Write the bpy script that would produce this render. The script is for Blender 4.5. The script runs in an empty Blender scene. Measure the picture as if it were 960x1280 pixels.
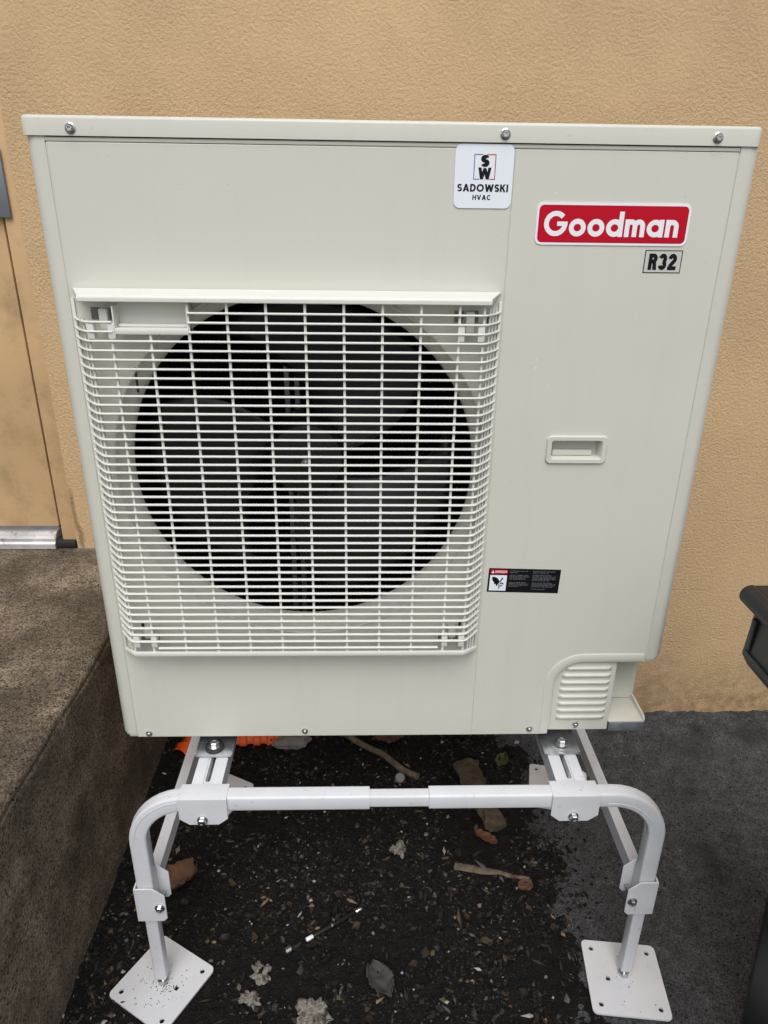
import bpy, bmesh, math, random
from mathutils import Vector, Matrix, noise
random.seed(7)
S = bpy.context.scene
COL = S.collection
R = math.radians
PI = math.pi

# ------------------------------------------------------------------ camera
H0 = 0.51                      # height of the cabinet's lower edge above the ground
cam_d = bpy.data.cameras.new('camera'); cam = bpy.data.objects.new('camera', cam_d); COL.objects.link(cam)
cam_d.sensor_fit = 'HORIZONTAL'; cam_d.sensor_width = 36; cam_d.lens = 36 * 887 / 960
cam_d.clip_start = 0.02; cam_d.clip_end = 500
_p, _y, _r = -0.4041, -0.0301, -0.0134
Mz = Matrix.Rotation(_y, 3, 'Z'); Mx = Matrix.Rotation(_p, 3, 'X'); My = Matrix.Rotation(_r, 3, 'Y')
CR = Mz @ Mx @ My
right, fwd, up = CR.col[0], CR.col[1], CR.col[2]
m = Matrix((right, up, -fwd)).transposed().to_4x4()
m.translation = Vector((0.4295, -1.0299, 0.8847 + H0))
cam.matrix_world = m
S.camera = cam

# ------------------------------------------------------------------ sky, sun, exposure
SUN_EL, SUN_AZ = 56.0, 182.0      # azimuth measured from +y towards +x
w = bpy.data.worlds.new('World'); S.world = w; w.use_nodes = True
nt = w.node_tree; bg = nt.nodes['Background']
sky = nt.nodes.new('ShaderNodeTexSky'); sky.sky_type = 'NISHITA'; sky.sun_disc = False
sky.sun_elevation = R(SUN_EL); sky.sun_rotation = R(SUN_AZ)
sky.air_density = 1.0; sky.dust_density = 2.5; sky.ozone_density = 1.0
hs = nt.nodes.new('ShaderNodeHueSaturation'); hs.inputs['Saturation'].default_value = 0.50
nt.links.new(sky.outputs[0], hs.inputs['Color']); nt.links.new(hs.outputs[0], bg.inputs[0])
bg.inputs[1].default_value = 0.10
sd = bpy.data.lights.new('sun', 'SUN'); sd.energy = 1.45; sd.angle = R(45); sd.color = (1, .99, .97)
sun = bpy.data.objects.new('sun', sd); COL.objects.link(sun)
sdir = Vector((math.sin(R(SUN_AZ)) * math.cos(R(SUN_EL)), math.cos(R(SUN_AZ)) * math.cos(R(SUN_EL)), math.sin(R(SUN_EL))))
sun.rotation_euler = sdir.to_track_quat('Z', 'Y').to_euler()
sun.location = sdir * 20
vs = S.view_settings; vs.view_transform = 'Standard'; vs.look = 'None'; vs.gamma = 1; vs.use_curve_mapping = False
vs.exposure = 0.48
try: S.render.engine = 'CYCLES'
except Exception: pass

# ------------------------------------------------------------------ helpers
def srgb(r, g, b):
    f = lambda c: (c / 255 / 12.92) if c / 255 <= .04045 else ((c / 255 + .055) / 1.055) ** 2.4
    return (f(r), f(g), f(b), 1)

def mat(name, col, rough=.5, metal=0.0, spec=.5, var=0.0, vscale=6.0, bump=0.0, bscale=200.0, dist=.001, dirt=None):
    """plain procedural material: base colour, colour variation, fine relief, optional grime with its own shape"""
    M = bpy.data.materials.new(name); M.use_nodes = True
    t = M.node_tree; N = t.nodes; L = t.links; b = N['Principled BSDF']
    b.inputs['Roughness'].default_value = rough; b.inputs['Metallic'].default_value = metal
    b.inputs['Specular IOR Level'].default_value = spec
    c = N.new('ShaderNodeRGB'); c.outputs[0].default_value = (*col[:3], 1); out = c.outputs[0]
    tc = N.new('ShaderNodeTexCoord')
    if var:
        n = N.new('ShaderNodeTexNoise'); n.inputs['Scale'].default_value = vscale; n.inputs['Detail'].default_value = 8
        L.new(tc.outputs['Object'], n.inputs['Vector'])
        mr = N.new('ShaderNodeMapRange'); mr.inputs['From Min'].default_value = .3; mr.inputs['From Max'].default_value = .7
        mr.inputs['To Min'].default_value = 1 - var; mr.inputs['To Max'].default_value = 1 + var
        L.new(n.outputs['Fac'], mr.inputs['Value'])
        vm = N.new('ShaderNodeVectorMath'); vm.operation = 'SCALE'
        L.new(out, vm.inputs[0]); L.new(mr.outputs[0], vm.inputs['Scale']); out = vm.outputs[0]
    if dirt:
        dcol, lo, hi, dsc = dirt
        n2 = N.new('ShaderNodeTexNoise'); n2.inputs['Scale'].default_value = dsc; n2.inputs['Detail'].default_value = 10
        n2.inputs['Roughness'].default_value = .7
        L.new(tc.outputs['Object'], n2.inputs['Vector'])
        m2 = N.new('ShaderNodeMapRange'); m2.inputs['From Min'].default_value = lo; m2.inputs['From Max'].default_value = hi
        L.new(n2.outputs['Fac'], m2.inputs['Value'])
        mx = N.new('ShaderNodeMixRGB'); L.new(m2.outputs[0], mx.inputs[0]); L.new(out, mx.inputs[1])
        mx.inputs[2].default_value = (*dcol[:3], 1); out = mx.outputs[0]
    L.new(out, b.inputs['Base Color'])
    if bump:
        n3 = N.new('ShaderNodeTexNoise'); n3.inputs['Scale'].default_value = bscale; n3.inputs['Detail'].default_value = 4
        L.new(tc.outputs['Object'], n3.inputs['Vector'])
        bm_ = N.new('ShaderNodeBump'); bm_.inputs['Strength'].default_value = bump; bm_.inputs['Distance'].default_value = dist
        L.new(n3.outputs['Fac'], bm_.inputs['Height']); L.new(bm_.outputs[0], b.inputs['Normal'])
    return M

def link_mesh(name, me, material, parent=None, smooth=None):
    o = bpy.data.objects.new(name, me); COL.objects.link(o)
    if material and not me.materials: me.materials.append(material)
    if parent: o.parent = parent
    if smooth is not None and len(me.polygons):
        me.polygons.foreach_set('use_smooth', [True] * len(me.polygons))
        me.set_sharp_from_angle(angle=R(smooth))
    return o

def bm_obj(name, bm, material, parent=None, smooth=35, recalc=True):
    if recalc: bmesh.ops.recalc_face_normals(bm, faces=bm.faces)
    me = bpy.data.meshes.new(name); bm.to_mesh(me); bm.free()
    return link_mesh(name, me, material, parent, smooth)

def empty(name, loc=(0, 0, 0), label=None, cat=None, group=None):
    o = bpy.data.objects.new(name, None); COL.objects.link(o); o.location = loc; o.empty_display_size = .05
    tag(o, label, cat, group); return o

def tag(o, label=None, cat=None, group=None, kind=None):
    if label: o['label'] = label
    if cat: o['category'] = cat
    if group: o['group'] = group
    if kind: o['kind'] = kind
    return o

def box(bm, x0, x1, y0, y1, z0, z1, bev=0.0, seg=2):
    r = bmesh.ops.create_cube(bm, size=1)
    vs_ = r['verts']
    for v in vs_:
        v.co = Vector((x0 if v.co.x < 0 else x1, y0 if v.co.y < 0 else y1, z0 if v.co.z < 0 else z1))
    if bev:
        es = list({e for v in vs_ for e in v.link_edges})
        r = bmesh.ops.bevel(bm, geom=es, offset=bev, segments=seg, affect='EDGES', profile=.5)
        vs_ = r['verts']
    return vs_

def boxo(name, a, material, parent=None, bev=0.0, seg=2):
    bm = bmesh.new(); box(bm, *a, bev=bev, seg=seg); return bm_obj(name, bm, material, parent)

def prism(bm, pts, f0, f1):
    """pts: outline in 2D, f0/f1 map a 2D point to the two 3D ends"""
    a = [bm.verts.new(f0(p)) for p in pts]; b = [bm.verts.new(f1(p)) for p in pts]
    n = len(pts)
    bm.faces.new(a); bm.faces.new(b[::-1])
    for i in range(n): bm.faces.new((a[i], b[i], b[(i + 1) % n], a[(i + 1) % n]))
    return a, b

def sweep(bm, path, prof, upv=Vector((0, 0, 1)), cap=True, closed=False):
    """sweep a 2D profile (u across, v along upv) along a polyline with mitred joints"""
    path = [Vector(p) for p in path]; rings = []; n = len(path)
    for i, p in enumerate(path):
        if closed: d0 = (p - path[i - 1]).normalized(); d1 = (path[(i + 1) % n] - p).normalized()
        else:
            d0 = (p - path[i - 1]).normalized() if i else (path[1] - p).normalized()
            d1 = (path[i + 1] - p).normalized() if i < n - 1 else d0
        t = (d0 + d1).normalized(); k = 1 / max(.4, t.dot(d1))
        side = d1.cross(upv); side0 = d0.cross(upv)
        s = (side + side0).normalized() if (side + side0).length > 1e-6 else side.normalized()
        v_ = s.cross(t).normalized()
        bend_in_side = abs((d1 - d0).dot(s)) > abs((d1 - d0).dot(v_))
        ks, kv = (k, 1) if bend_in_side else (1, k)
        rings.append([bm.verts.new(p + s * (u * ks) + v_ * (v * kv)) for u, v in prof])
    m_ = len(prof); rng = range(n if closed else n - 1)
    for i in rng:
        A, B = rings[i], rings[(i + 1) % n]
        for j in range(m_): bm.faces.new((A[j], A[(j + 1) % m_], B[(j + 1) % m_], B[j]))
    if cap and not closed:
        bm.faces.new(rings[0][::-1]); bm.faces.new(rings[-1])
    return rings

def circ(r, n=8, sx=1, sy=1): return [(r * sx * math.cos(2 * PI * i / n), r * sy * math.sin(2 * PI * i / n)) for i in range(n)]
def rrect(w_, h_, r, n=3):
    o = []
    for cx, cy, a in ((w_ / 2 - r, h_ / 2 - r, 0), (-w_ / 2 + r, h_ / 2 - r, 90), (-w_ / 2 + r, -h_ / 2 + r, 180), (w_ / 2 - r, -h_ / 2 + r, 270)):
        for i in range(n + 1): t = R(a + 90 * i / n); o.append((cx + r * math.cos(t), cy + r * math.sin(t)))
    return o

def lathe(bm, prof, centre, axis, n=24, cap0=False, cap1=False):
    """prof: (radius, height along axis)"""
    axis = Vector(axis).normalized(); q = axis.to_track_quat('Z', 'Y'); c = Vector(centre); rings = []
    for r, h in prof:
        rings.append([bm.verts.new(c + q @ Vector((r * math.cos(2 * PI * i / n), r * math.sin(2 * PI * i / n), h))) for i in range(n)])
    for A, B in zip(rings, rings[1:]):
        for i in range(n): bm.faces.new((A[i], A[(i + 1) % n], B[(i + 1) % n], B[i]))
    if cap0: bm.faces.new(rings[0][::-1])
    if cap1: bm.faces.new(rings[-1])

def fill_loops(bm, loops, f):
    """flat sheet with holes: outer loop first; f maps 2D to 3D; returns loops of verts"""
    vl = []; es = []
    for lp in loops:
        vv = [bm.verts.new(f(p)) for p in lp]; vl.append(vv)
        for i in range(len(vv)): es.append(bm.edges.new((vv[i], vv[(i + 1) % len(vv)])))
    bmesh.ops.triangle_fill(bm, edges=es, use_beauty=True, use_dissolve=False)
    return vl

def plate_with_holes(name, loops, y0, thick, material, parent, axis='y', edge=0.0):
    """sheet-metal plate facing -y with folded-back edges (slightly rounded over by `edge`)"""
    bm = bmesh.new()
    vl = fill_loops(bm, loops, lambda p: (p[0], y0, p[1]))
    for k, vv in enumerate(vl):
        n = len(vv); prev = vv
        steps = [(edge * .35, edge * .3), (edge, edge)] if edge else []
        ar = sum(loops[k][i][0] * loops[k][(i + 1) % n][1] - loops[k][(i + 1) % n][0] * loops[k][i][1] for i in range(n))
        sg = (1 if ar > 0 else -1) * (1 if k == 0 else -1)
        def off(i, d):
            p0, p1, p2 = Vector(loops[k][i - 1]), Vector(loops[k][i]), Vector(loops[k][(i + 1) % n])
            e0 = (p1 - p0).normalized(); e1 = (p2 - p1).normalized()
            nn = (Vector((e0.y, -e0.x)) + Vector((e1.y, -e1.x)))
            nn = nn.normalized() / max(.5, nn.normalized().dot(Vector((e1.y, -e1.x)))) if nn.length > 1e-6 else Vector((e1.y, -e1.x))
            return p1 + nn * d * sg
        for d_out, d_y in steps:
            cur = []
            for i in range(n):
                q = off(i, d_out); cur.append(bm.verts.new((q.x, y0 + d_y, q.y)))
            for i in range(n): bm.faces.new((prev[i], prev[(i + 1) % n], cur[(i + 1) % n], cur[i]))
            prev = cur
        cur = [bm.verts.new((v.co.x, y0 + thick, v.co.z)) for v in prev]
        for i in range(n): bm.faces.new((prev[i], prev[(i + 1) % n], cur[(i + 1) % n], cur[i]))
    bmesh.ops.recalc_face_normals(bm, faces=bm.faces)
    # the front must face -y
    big = max(bm.faces, key=lambda f: f.calc_area())
    if big.normal.y > 0: bmesh.ops.reverse_faces(bm, faces=bm.faces)
    return bm_obj(name, bm, material, parent, smooth=12, recalc=False)

# ------------------------------------------------------------------ materials
def cabinet_material():
    M = mat('painted_sheet_metal', (.620, .616, .538), .34, spec=.5, var=.012, vscale=3)
    t = M.node_tree; N = t.nodes; L = t.links; b = N['Principled BSDF']
    tc = N.new('ShaderNodeTexCoord')
    mp = N.new('ShaderNodeMapping'); mp.inputs['Scale'].default_value = (9, 9, .9); L.new(tc.outputs['Object'], mp.inputs[0])
    st = N.new('ShaderNodeTexNoise'); st.inputs['Scale'].default_value = 3; st.inputs['Detail'].default_value = 9; st.inputs['Roughness'].default_value = .65; L.new(mp.outputs[0], st.inputs['Vector'])
    r1 = N.new('ShaderNodeMapRange'); r1.inputs['From Min'].default_value = .50; r1.inputs['From Max'].default_value = .80; r1.inputs['To Max'].default_value = .09; L.new(st.outputs['Fac'], r1.inputs['Value'])
    sp_ = N.new('ShaderNodeTexNoise'); sp_.inputs['Scale'].default_value = 130; sp_.inputs['Detail'].default_value = 5; L.new(tc.outputs['Object'], sp_.inputs['Vector'])
    r2 = N.new('ShaderNodeMapRange'); r2.inputs['From Min'].default_value = .69; r2.inputs['From Max'].default_value = .76; r2.inputs['To Max'].default_value = .30; L.new(sp_.outputs['Fac'], r2.inputs['Value'])
    ad = N.new('ShaderNodeMath'); ad.operation = 'MAXIMUM'; L.new(r1.outputs[0], ad.inputs[0]); L.new(r2.outputs[0], ad.inputs[1])
    old = b.inputs['Base Color'].links[0].from_socket
    mx = N.new('ShaderNodeMixRGB'); L.new(ad.outputs[0], mx.inputs[0]); L.new(old, mx.inputs[1]); mx.inputs[2].default_value = (.36, .34, .29, 1)
    L.new(mx.outputs[0], b.inputs['Base Color'])
    r3 = N.new('ShaderNodeMapRange'); r3.inputs['From Min'].default_value = .35; r3.inputs['From Max'].default_value = .7; r3.inputs['To Min'].default_value = .28; r3.inputs['To Max'].default_value = .44
    L.new(st.outputs['Fac'], r3.inputs['Value']); L.new(r3.outputs[0], b.inputs['Roughness'])
    wv = N.new('ShaderNodeTexNoise'); wv.inputs['Scale'].default_value = 3.2; wv.inputs['Detail'].default_value = 2; L.new(tc.outputs['Object'], wv.inputs['Vector'])
    bp = N.new('ShaderNodeBump'); bp.inputs['Strength'].default_value = .35; bp.inputs['Distance'].default_value = .006; L.new(wv.outputs['Fac'], bp.inputs['Height'])
    fn = N.new('ShaderNodeTexNoise'); fn.inputs['Scale'].default_value = 700; fn.inputs['Detail'].default_value = 2; L.new(tc.outputs['Object'], fn.inputs['Vector'])
    b2 = N.new('ShaderNodeBump'); b2.inputs['Strength'].default_value = .05; b2.inputs['Distance'].default_value = .0004; L.new(fn.outputs['Fac'], b2.inputs['Height']); L.new(bp.outputs[0], b2.inputs['Normal'])
    L.new(b2.outputs[0], b.inputs['Normal'])
    return M
M_cab = cabinet_material()
M_gril = mat('grille_plastic', (.69, .69, .632), .45, spec=.4, var=.02, vscale=20)
M_stand = mat('white_powder_coat', (.655, .662, .685), .38, spec=.5, var=.03, vscale=25, bump=.06, bscale=1200, dist=.0004,
              dirt=(srgb(135, 124, 108), .60, .80, 75))
M_brace = mat('white_powder_coat_scuffed', (.70, .706, .73), .42, var=.05, vscale=30, dirt=(srgb(130, 122, 112), .60, .72, 90))
M_plate = mat('white_powder_coat_muddy', (.70, .706, .725), .42, var=.04, vscale=18, bump=.05, bscale=800, dist=.0005,
              dirt=(srgb(70, 60, 50), .655, .70, 330))
M_zinc = mat('zinc_plated_steel', (.52, .54, .56), .32, metal=.9, var=.18, vscale=90, bump=.1, bscale=300, dist=.0005)
M_galv = mat('galvanised_steel', (.33, .36, .39), .45, metal=.7, var=.25, vscale=60)
M_bolt = mat('bolt_steel', (.55, .55, .55), .3, metal=1, var=.15, vscale=150)
M_shade = mat('cavity_shade_black', (.012, .012, .013), .7)  # near-black that stands in for shade inside gaps and openings
M_blade = mat('fan_blade_plastic', (.011, .0114, .013), .42, spec=.35, var=.08, vscale=12)
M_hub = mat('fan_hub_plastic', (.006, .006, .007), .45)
M_coil = mat('coil_fin_black', (.018, .019, .022), .5, var=.3, vscale=40)
M_white = mat('sticker_white', srgb(232, 238, 243), .35)
M_red = mat('sticker_red', srgb(188, 6, 34), .45, spec=.2)
M_black = mat('print_black', (.006, .006, .007), .5, spec=.2)
M_blue = mat('print_blue', srgb(70, 110, 150), .4)
M_grey = mat('print_grey', srgb(120, 122, 124), .5)
M_wtxt = mat('print_white', srgb(238, 238, 240), .4)
M_label = mat('label_beige', (.56, .56, .50), .38)
M_rubber = mat('black_rubber', (.02, .02, .02), .6)
M_door = mat('door_paint', srgb(206, 173, 128), .55, var=.10, vscale=5, bump=.25, bscale=45, dist=.0015, dirt=(srgb(150, 126, 96), .50, .85, 9))
M_alu = mat('aluminium_threshold', (.70, .69, .68), .42, metal=.55, var=.2, vscale=20, dirt=(srgb(95, 82, 70), .55, .7, 25))
M_steel = mat('grey_painted_steel', srgb(118, 124, 132), .45, metal=.3, var=.1, vscale=10)
M_bin = mat('dark_green_plastic', (.010, .014, .013), .38, var=.1, vscale=8, bump=.1, bscale=500, dist=.0006)
M_binlid = mat('black_plastic', (.012, .012, .015), .42, var=.1, vscale=8)

CRZ = .431
def stucco_material():
    M = bpy.data.materials.new('painted_stucco'); M.use_nodes = True
    t = M.node_tree; N = t.nodes; L = t.links; b = N['Principled BSDF']
    b.inputs['Roughness'].default_value = .62; b.inputs['Specular IOR Level'].default_value = .35
    tc = N.new('ShaderNodeTexCoord'); V = tc.outputs['Object']
    def nz(sc, det=6, rg=.55, vec=None, dis=0):
        n = N.new('ShaderNodeTexNoise'); n.inputs['Scale'].default_value = sc; n.inputs['Detail'].default_value = det
        n.inputs['Roughness'].default_value = rg; n.inputs['Distortion'].default_value = dis
        L.new(vec or V, n.inputs['Vector']); return n.outputs['Fac']
    def mr(x, a, b_, c=0, d=1):
        r = N.new('ShaderNodeMapRange'); r.inputs['From Min'].default_value = a; r.inputs['From Max'].default_value = b_
        r.inputs['To Min'].default_value = c; r.inputs['To Max'].default_value = d; L.new(x, r.inputs['Value']); return r.outputs[0]
    def mix(f, c1, c2):
        x = N.new('ShaderNodeMixRGB'); L.new(f, x.inputs[0])
        for s, c in ((1, c1), (2, c2)):
            if isinstance(c, tuple): x.inputs[s].default_value = c
            else: L.new(c, x.inputs[s])
        return x.outputs[0]
    def math_(op, a, b_):
        x = N.new('ShaderNodeMath'); x.operation = op
        for i, c in enumerate((a, b_)):
            if isinstance(c, (int, float)): x.inputs[i].default_value = c
            else: L.new(c, x.inputs[i])
        return x.outputs[0]
    c = mix(mr(nz(2.2, 8), .35, .68), srgb(202, 171, 131), srgb(211, 179, 136))
    c = mix(mr(nz(9, 10, .7), .58, .82, 0, .28), c, srgb(178, 148, 114))
    # relief: flattened worm-like trowel texture
    r1 = nz(150, 9, .66, dis=.15); r2 = nz(340, 5, .65); r3 = nz(5.5, 9, .66)
    flat = mr(r1, .36, .66)
    hgt = math_('ADD', math_('MULTIPLY', flat, .75), math_('MULTIPLY', r2, .42))
    hgt = math_('MULTIPLY', math_('SUBTRACT', hgt, .62), mr(r3, .32, .66, .50, 1.0))
    # hairline cracks with a shape of their own
    vo = N.new('ShaderNodeTexVoronoi'); vo.feature = 'DISTANCE_TO_EDGE'; vo.inputs['Scale'].default_value = 1.15
    wv = N.new('ShaderNodeTexNoise'); wv.inputs['Scale'].default_value = 6; wv.inputs['Detail'].default_value = 8; L.new(V, wv.inputs['Vector'])
    vadd = N.new('ShaderNodeVectorMath'); vadd.operation = 'MULTIPLY_ADD'; L.new(wv.outputs['Color'], vadd.inputs[0])
    vadd.inputs[1].default_value = (.22, .22, .22); L.new(V, vadd.inputs[2]); L.new(vadd.outputs[0], vo.inputs['Vector'])
    crack = mr(vo.outputs['Distance'], .0, .0045, 1, 0)
    crack = math_('MULTIPLY', crack, mr(nz(1.1, 2), .58, .66))
    spx = N.new('ShaderNodeSeparateXYZ'); L.new(V, spx.inputs[0])
    wob = math_('MULTIPLY_ADD', nz(7, 8, .6), .05); wob.node.inputs[2].default_value = -.025
    hz = math_('ABSOLUTE', math_('SUBTRACT', math_('ADD', spx.outputs['Z'], wob), CRZ), 0)
    h1 = math_('MULTIPLY', mr(hz, .0008, .0030, 1, 0), mr(nz(6, 3), .40, .52))
    vz = math_('ABSOLUTE', math_('SUBTRACT', math_('ADD', spx.outputs['X'], wob), -.318), 0)
    v1 = math_('MULTIPLY', mr(vz, .002, .008, 1, 0), mr(spx.outputs['Z'], .74, .70, 0, 1))
    crack = math_('MAXIMUM', crack, math_('MAXIMUM', math_('MULTIPLY', h1, .9), v1))
    c = mix(math_('MULTIPLY', crack, .6), c, srgb(110, 84, 56))
    # splashed soil stains on the lowest part, ragged
    sp = N.new('ShaderNodeSeparateXYZ'); L.new(V, sp.inputs[0])
    zz = math_('ADD', sp.outputs['Z'], math_('MULTIPLY', nz(5, 9, .7), -.34))
    st = mr(zz, -.11, .06, 1, 0)
    c = mix(math_('MULTIPLY', st, math_('MULTIPLY', mr(nz(28, 8, .7), .38, .62), .55)), c, srgb(112, 84, 58))
    L.new(c, b.inputs['Base Color'])
    hgt = math_('SUBTRACT', hgt, math_('MULTIPLY', crack, .8))
    bp = N.new('ShaderNodeBump'); bp.inputs['Strength'].default_value = .8; bp.inputs['Distance'].default_value = .0032
    L.new(hgt, bp.inputs['Height']); L.new(bp.outputs[0], b.inputs['Normal'])
    return M
M_stucco = stucco_material()

def ground_material(name, cols, scales, rough, bump, bscale, dist, patch=None, grain=(.55, 1.5), speck=None):
    M = bpy.data.materials.new(name); M.use_nodes = True
    t = M.node_tree; N = t.nodes; L = t.links; b = N['Principled BSDF']
    tc = N.new('ShaderNodeTexCoord'); V = tc.outputs['Object']
    b.inputs['Roughness'].default_value = rough; b.inputs['Specular IOR Level'].default_value = .3
    n = N.new('ShaderNodeTexNoise'); n.inputs['Scale'].default_value = scales[0]; n.inputs['Detail'].default_value = 12; n.inputs['Roughness'].default_value = .72
    L.new(V, n.inputs['Vector'])
    cr = N.new('ShaderNodeValToRGB'); L.new(n.outputs['Fac'], cr.inputs[0])
    e = cr.color_ramp.elements
    for i, (pos, c) in enumerate(cols):
        el = e[i] if i < 2 else e.new(pos)
        el.position = pos; el.color = c
    out = cr.outputs[0]
    # grains
    v = N.new('ShaderNodeTexVoronoi'); v.inputs['Scale'].default_value = scales[1]; L.new(V, v.inputs['Vector'])
    mr = N.new('ShaderNodeMapRange'); mr.inputs['To Min'].default_value = grain[0]; mr.inputs['To Max'].default_value = grain[1]
    sep = N.new('ShaderNodeSeparateColor'); L.new(v.outputs['Color'], sep.inputs[0]); L.new(sep.outputs[0], mr.inputs['Value'])
    vm = N.new('ShaderNodeVectorMath'); vm.operation = 'SCALE'; L.new(out, vm.inputs[0]); L.new(mr.outputs[0], vm.inputs['Scale']); out = vm.outputs[0]
    if patch:
        pc, lo, hi, ps = patch
        n2 = N.new('ShaderNodeTexNoise'); n2.inputs['Scale'].default_value = ps; n2.inputs['Detail'].default_value = 6; L.new(V, n2.inputs['Vector'])
        m2 = N.new('ShaderNodeMapRange'); m2.inputs['From Min'].default_value = lo; m2.inputs['From Max'].default_value = hi; L.new(n2.outputs['Fac'], m2.inputs['Value'])
        mx = N.new('ShaderNodeMixRGB'); L.new(m2.outputs[0], mx.inputs[0]); L.new(out, mx.inputs[1]); mx.inputs[2].default_value = pc; out = mx.outputs[0]
    if speck:
        for k, (sc, lo_, hi_, colr) in enumerate(speck):
            v2 = N.new('ShaderNodeTexVoronoi'); v2.inputs['Scale'].default_value = sc; L.new(V, v2.inputs['Vector'])
            s2 = N.new('ShaderNodeSeparateColor'); L.new(v2.outputs['Color'], s2.inputs[0])
            a2 = N.new('ShaderNodeMath'); a2.operation = 'GREATER_THAN'; a2.inputs[1].default_value = lo_; L.new(s2.outputs[1], a2.inputs[0])
            d2 = N.new('ShaderNodeMath'); d2.operation = 'LESS_THAN'; d2.inputs[1].default_value = hi_; L.new(v2.outputs['Distance'], d2.inputs[0])
            m3 = N.new('ShaderNodeMath'); m3.operation = 'MULTIPLY'; L.new(a2.outputs[0], m3.inputs[0]); L.new(d2.outputs[0], m3.inputs[1])
            x3 = N.new('ShaderNodeMixRGB'); L.new(m3.outputs[0], x3.inputs[0]); L.new(out, x3.inputs[1]); x3.inputs[2].default_value = colr; out = x3.outputs[0]
    L.new(out, b.inputs['Base Color'])
    n3 = N.new('ShaderNodeTexNoise'); n3.inputs['Scale'].default_value = bscale; n3.inputs['Detail'].default_value = 6; n3.inputs['Roughness'].default_value = .65
    L.new(V, n3.inputs['Vector'])
    ad = N.new('ShaderNodeMath'); ad.operation = 'MULTIPLY_ADD'; L.new(v.outputs['Distance'], ad.inputs[0]); ad.inputs[1].default_value = -.5; L.new(n3.outputs['Fac'], ad.inputs[2])
    bp = N.new('ShaderNodeBump'); bp.inputs['Strength'].default_value = bump; bp.inputs['Distance'].default_value = dist
    L.new(ad.outputs[0], bp.inputs['Height']); L.new(bp.outputs[0], b.inputs['Normal'])
    return M
M_soil = ground_material('dark_damp_soil', [(.30, (.002, .0018, .0016, 1)), (.52, (.0052, .0044, .0038, 1)), (.74, (.022, .017, .013, 1))], (30, 300), .75, 1.0, 180, .007)
M_asph = ground_material('worn_asphalt', [(.28, (.034, .035, .037, 1)), (.52, (.074, .0755, .079, 1)), (.76, (.128, .130, .134, 1))], (26, 420), .58, 1.0, 280, .0042,
                         patch=((.016, .0155, .0155, 1), .55, .72, 4.2), grain=(.35, 1.7), speck=[(260, .90, .34, (.13, .13, .13, 1)), (180, .90, .36, (.010, .010, .010, 1))])
M_conc = ground_material('stained_concrete', [(.28, (.070, .054, .038, 1)), (.48, (.175, .138, .096, 1)), (.68, (.32, .262, .190, 1))], (9, 300), .85, .9, 300, .0035,
                         patch=((.045, .034, .024, 1), .44, .72, 3.4), grain=(.38, 1.6), speck=[(230, .92, .30, (.24, .20, .15, 1)), (150, .86, .36, (.022, .017, .013, 1)), (420, .93, .35, (.30, .26, .21, 1)), (95, .93, .30, (.06, .046, .034, 1))])

# ------------------------------------------------------------------ ground
def axis_pts(lo, hi, step, far):
    a = []; x = lo
    while x <= hi + 1e-9: a.append(x); x += step
    g = step; l = [lo]; h = [a[-1]]
    while h[-1] < far: g *= 1.55; h.append(h[-1] + g); l.append(l[-1] - g)
    return l[:0:-1] + a + h[1:]
def smooth(a, b, x): t = max(0, min(1, (x - a) / (b - a))); return t * t * (3 - 2 * t)
def edge_x(y):            # where soil gives way to asphalt
    return .86 + .05 * noise.noise((y * 4, 3.1, 0)) + .035 * noise.noise((y * 13, 8.1, 0))
FEET = ((.038, -.1095), (.9435, -.118), (.047, .372), (.9375, .381))
def soil_z(x, y):
    fl = min(1, min(.15 + .85 * smooth(.055, .105, math.hypot(x - a, y - b)) for a, b in FEET)) if -.1 < x < 1.1 and -.3 < y < .6 else 1
    k = 1 - .8 * smooth(-.10, .14, x - edge_x(y))
    z = .007 * noise.noise((x * 7, y * 7, 1)) + .006 * noise.noise((x * 24, y * 24, 5)) + .0055 * noise.noise((x * 62, y * 62, 9)) + .0040 * noise.noise((x * 125, y * 125, 2))
    return z * k * fl - .012 * smooth(-.06, .12, x - edge_x(y)) + .012 * smooth(-.07, -.135, x) * k
def asph_z(x, y):
    d = x - edge_x(y) - .06 * noise.noise((x * 9, y * 9, 4)) - .04 * noise.noise((x * 27, y * 27, 8))
    rough = smooth(.50, .64, y)          # loose broken strip along the wall
    return -.022 + .021 * smooth(-.16, .06, d) + .0012 * noise.noise((x * 9, y * 9, 3)) + .0010 * noise.noise((x * 90, y * 90, 7)) \
        + rough * (.012 + .007 * noise.noise((x * 30, y * 30, 2)) + .005 * noise.noise((x * 80, y * 80, 6)))
def sheet(name, xs, ys, fz, material):
    vs_ = [(x, y, fz(x, y)) for y in ys for x in xs]; n = len(xs)
    fs = [(j * n + i, j * n + i + 1, (j + 1) * n + i + 1, (j + 1) * n + i) for j in range(len(ys) - 1) for i in range(n - 1)]
    me = bpy.data.meshes.new(name); me.from_pydata(vs_, [], fs); me.update()
    o = link_mesh(name, me, material, smooth=180); tag(o, kind='structure'); return o
sheet('ground', axis_pts(-.16, 1.06, .0036, 60), axis_pts(-.32, .70, .0036, 60), soil_z, M_soil)
ax = [x for x in axis_pts(.68, 1.75, .006, 60) if x >= .68]
sheet('asphalt', ax, axis_pts(-.32, .70, .006, 60), asph_z, M_asph)

def gz(x, y): return max(soil_z(x, y), asph_z(x, y) if x > .68 else -1)

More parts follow.
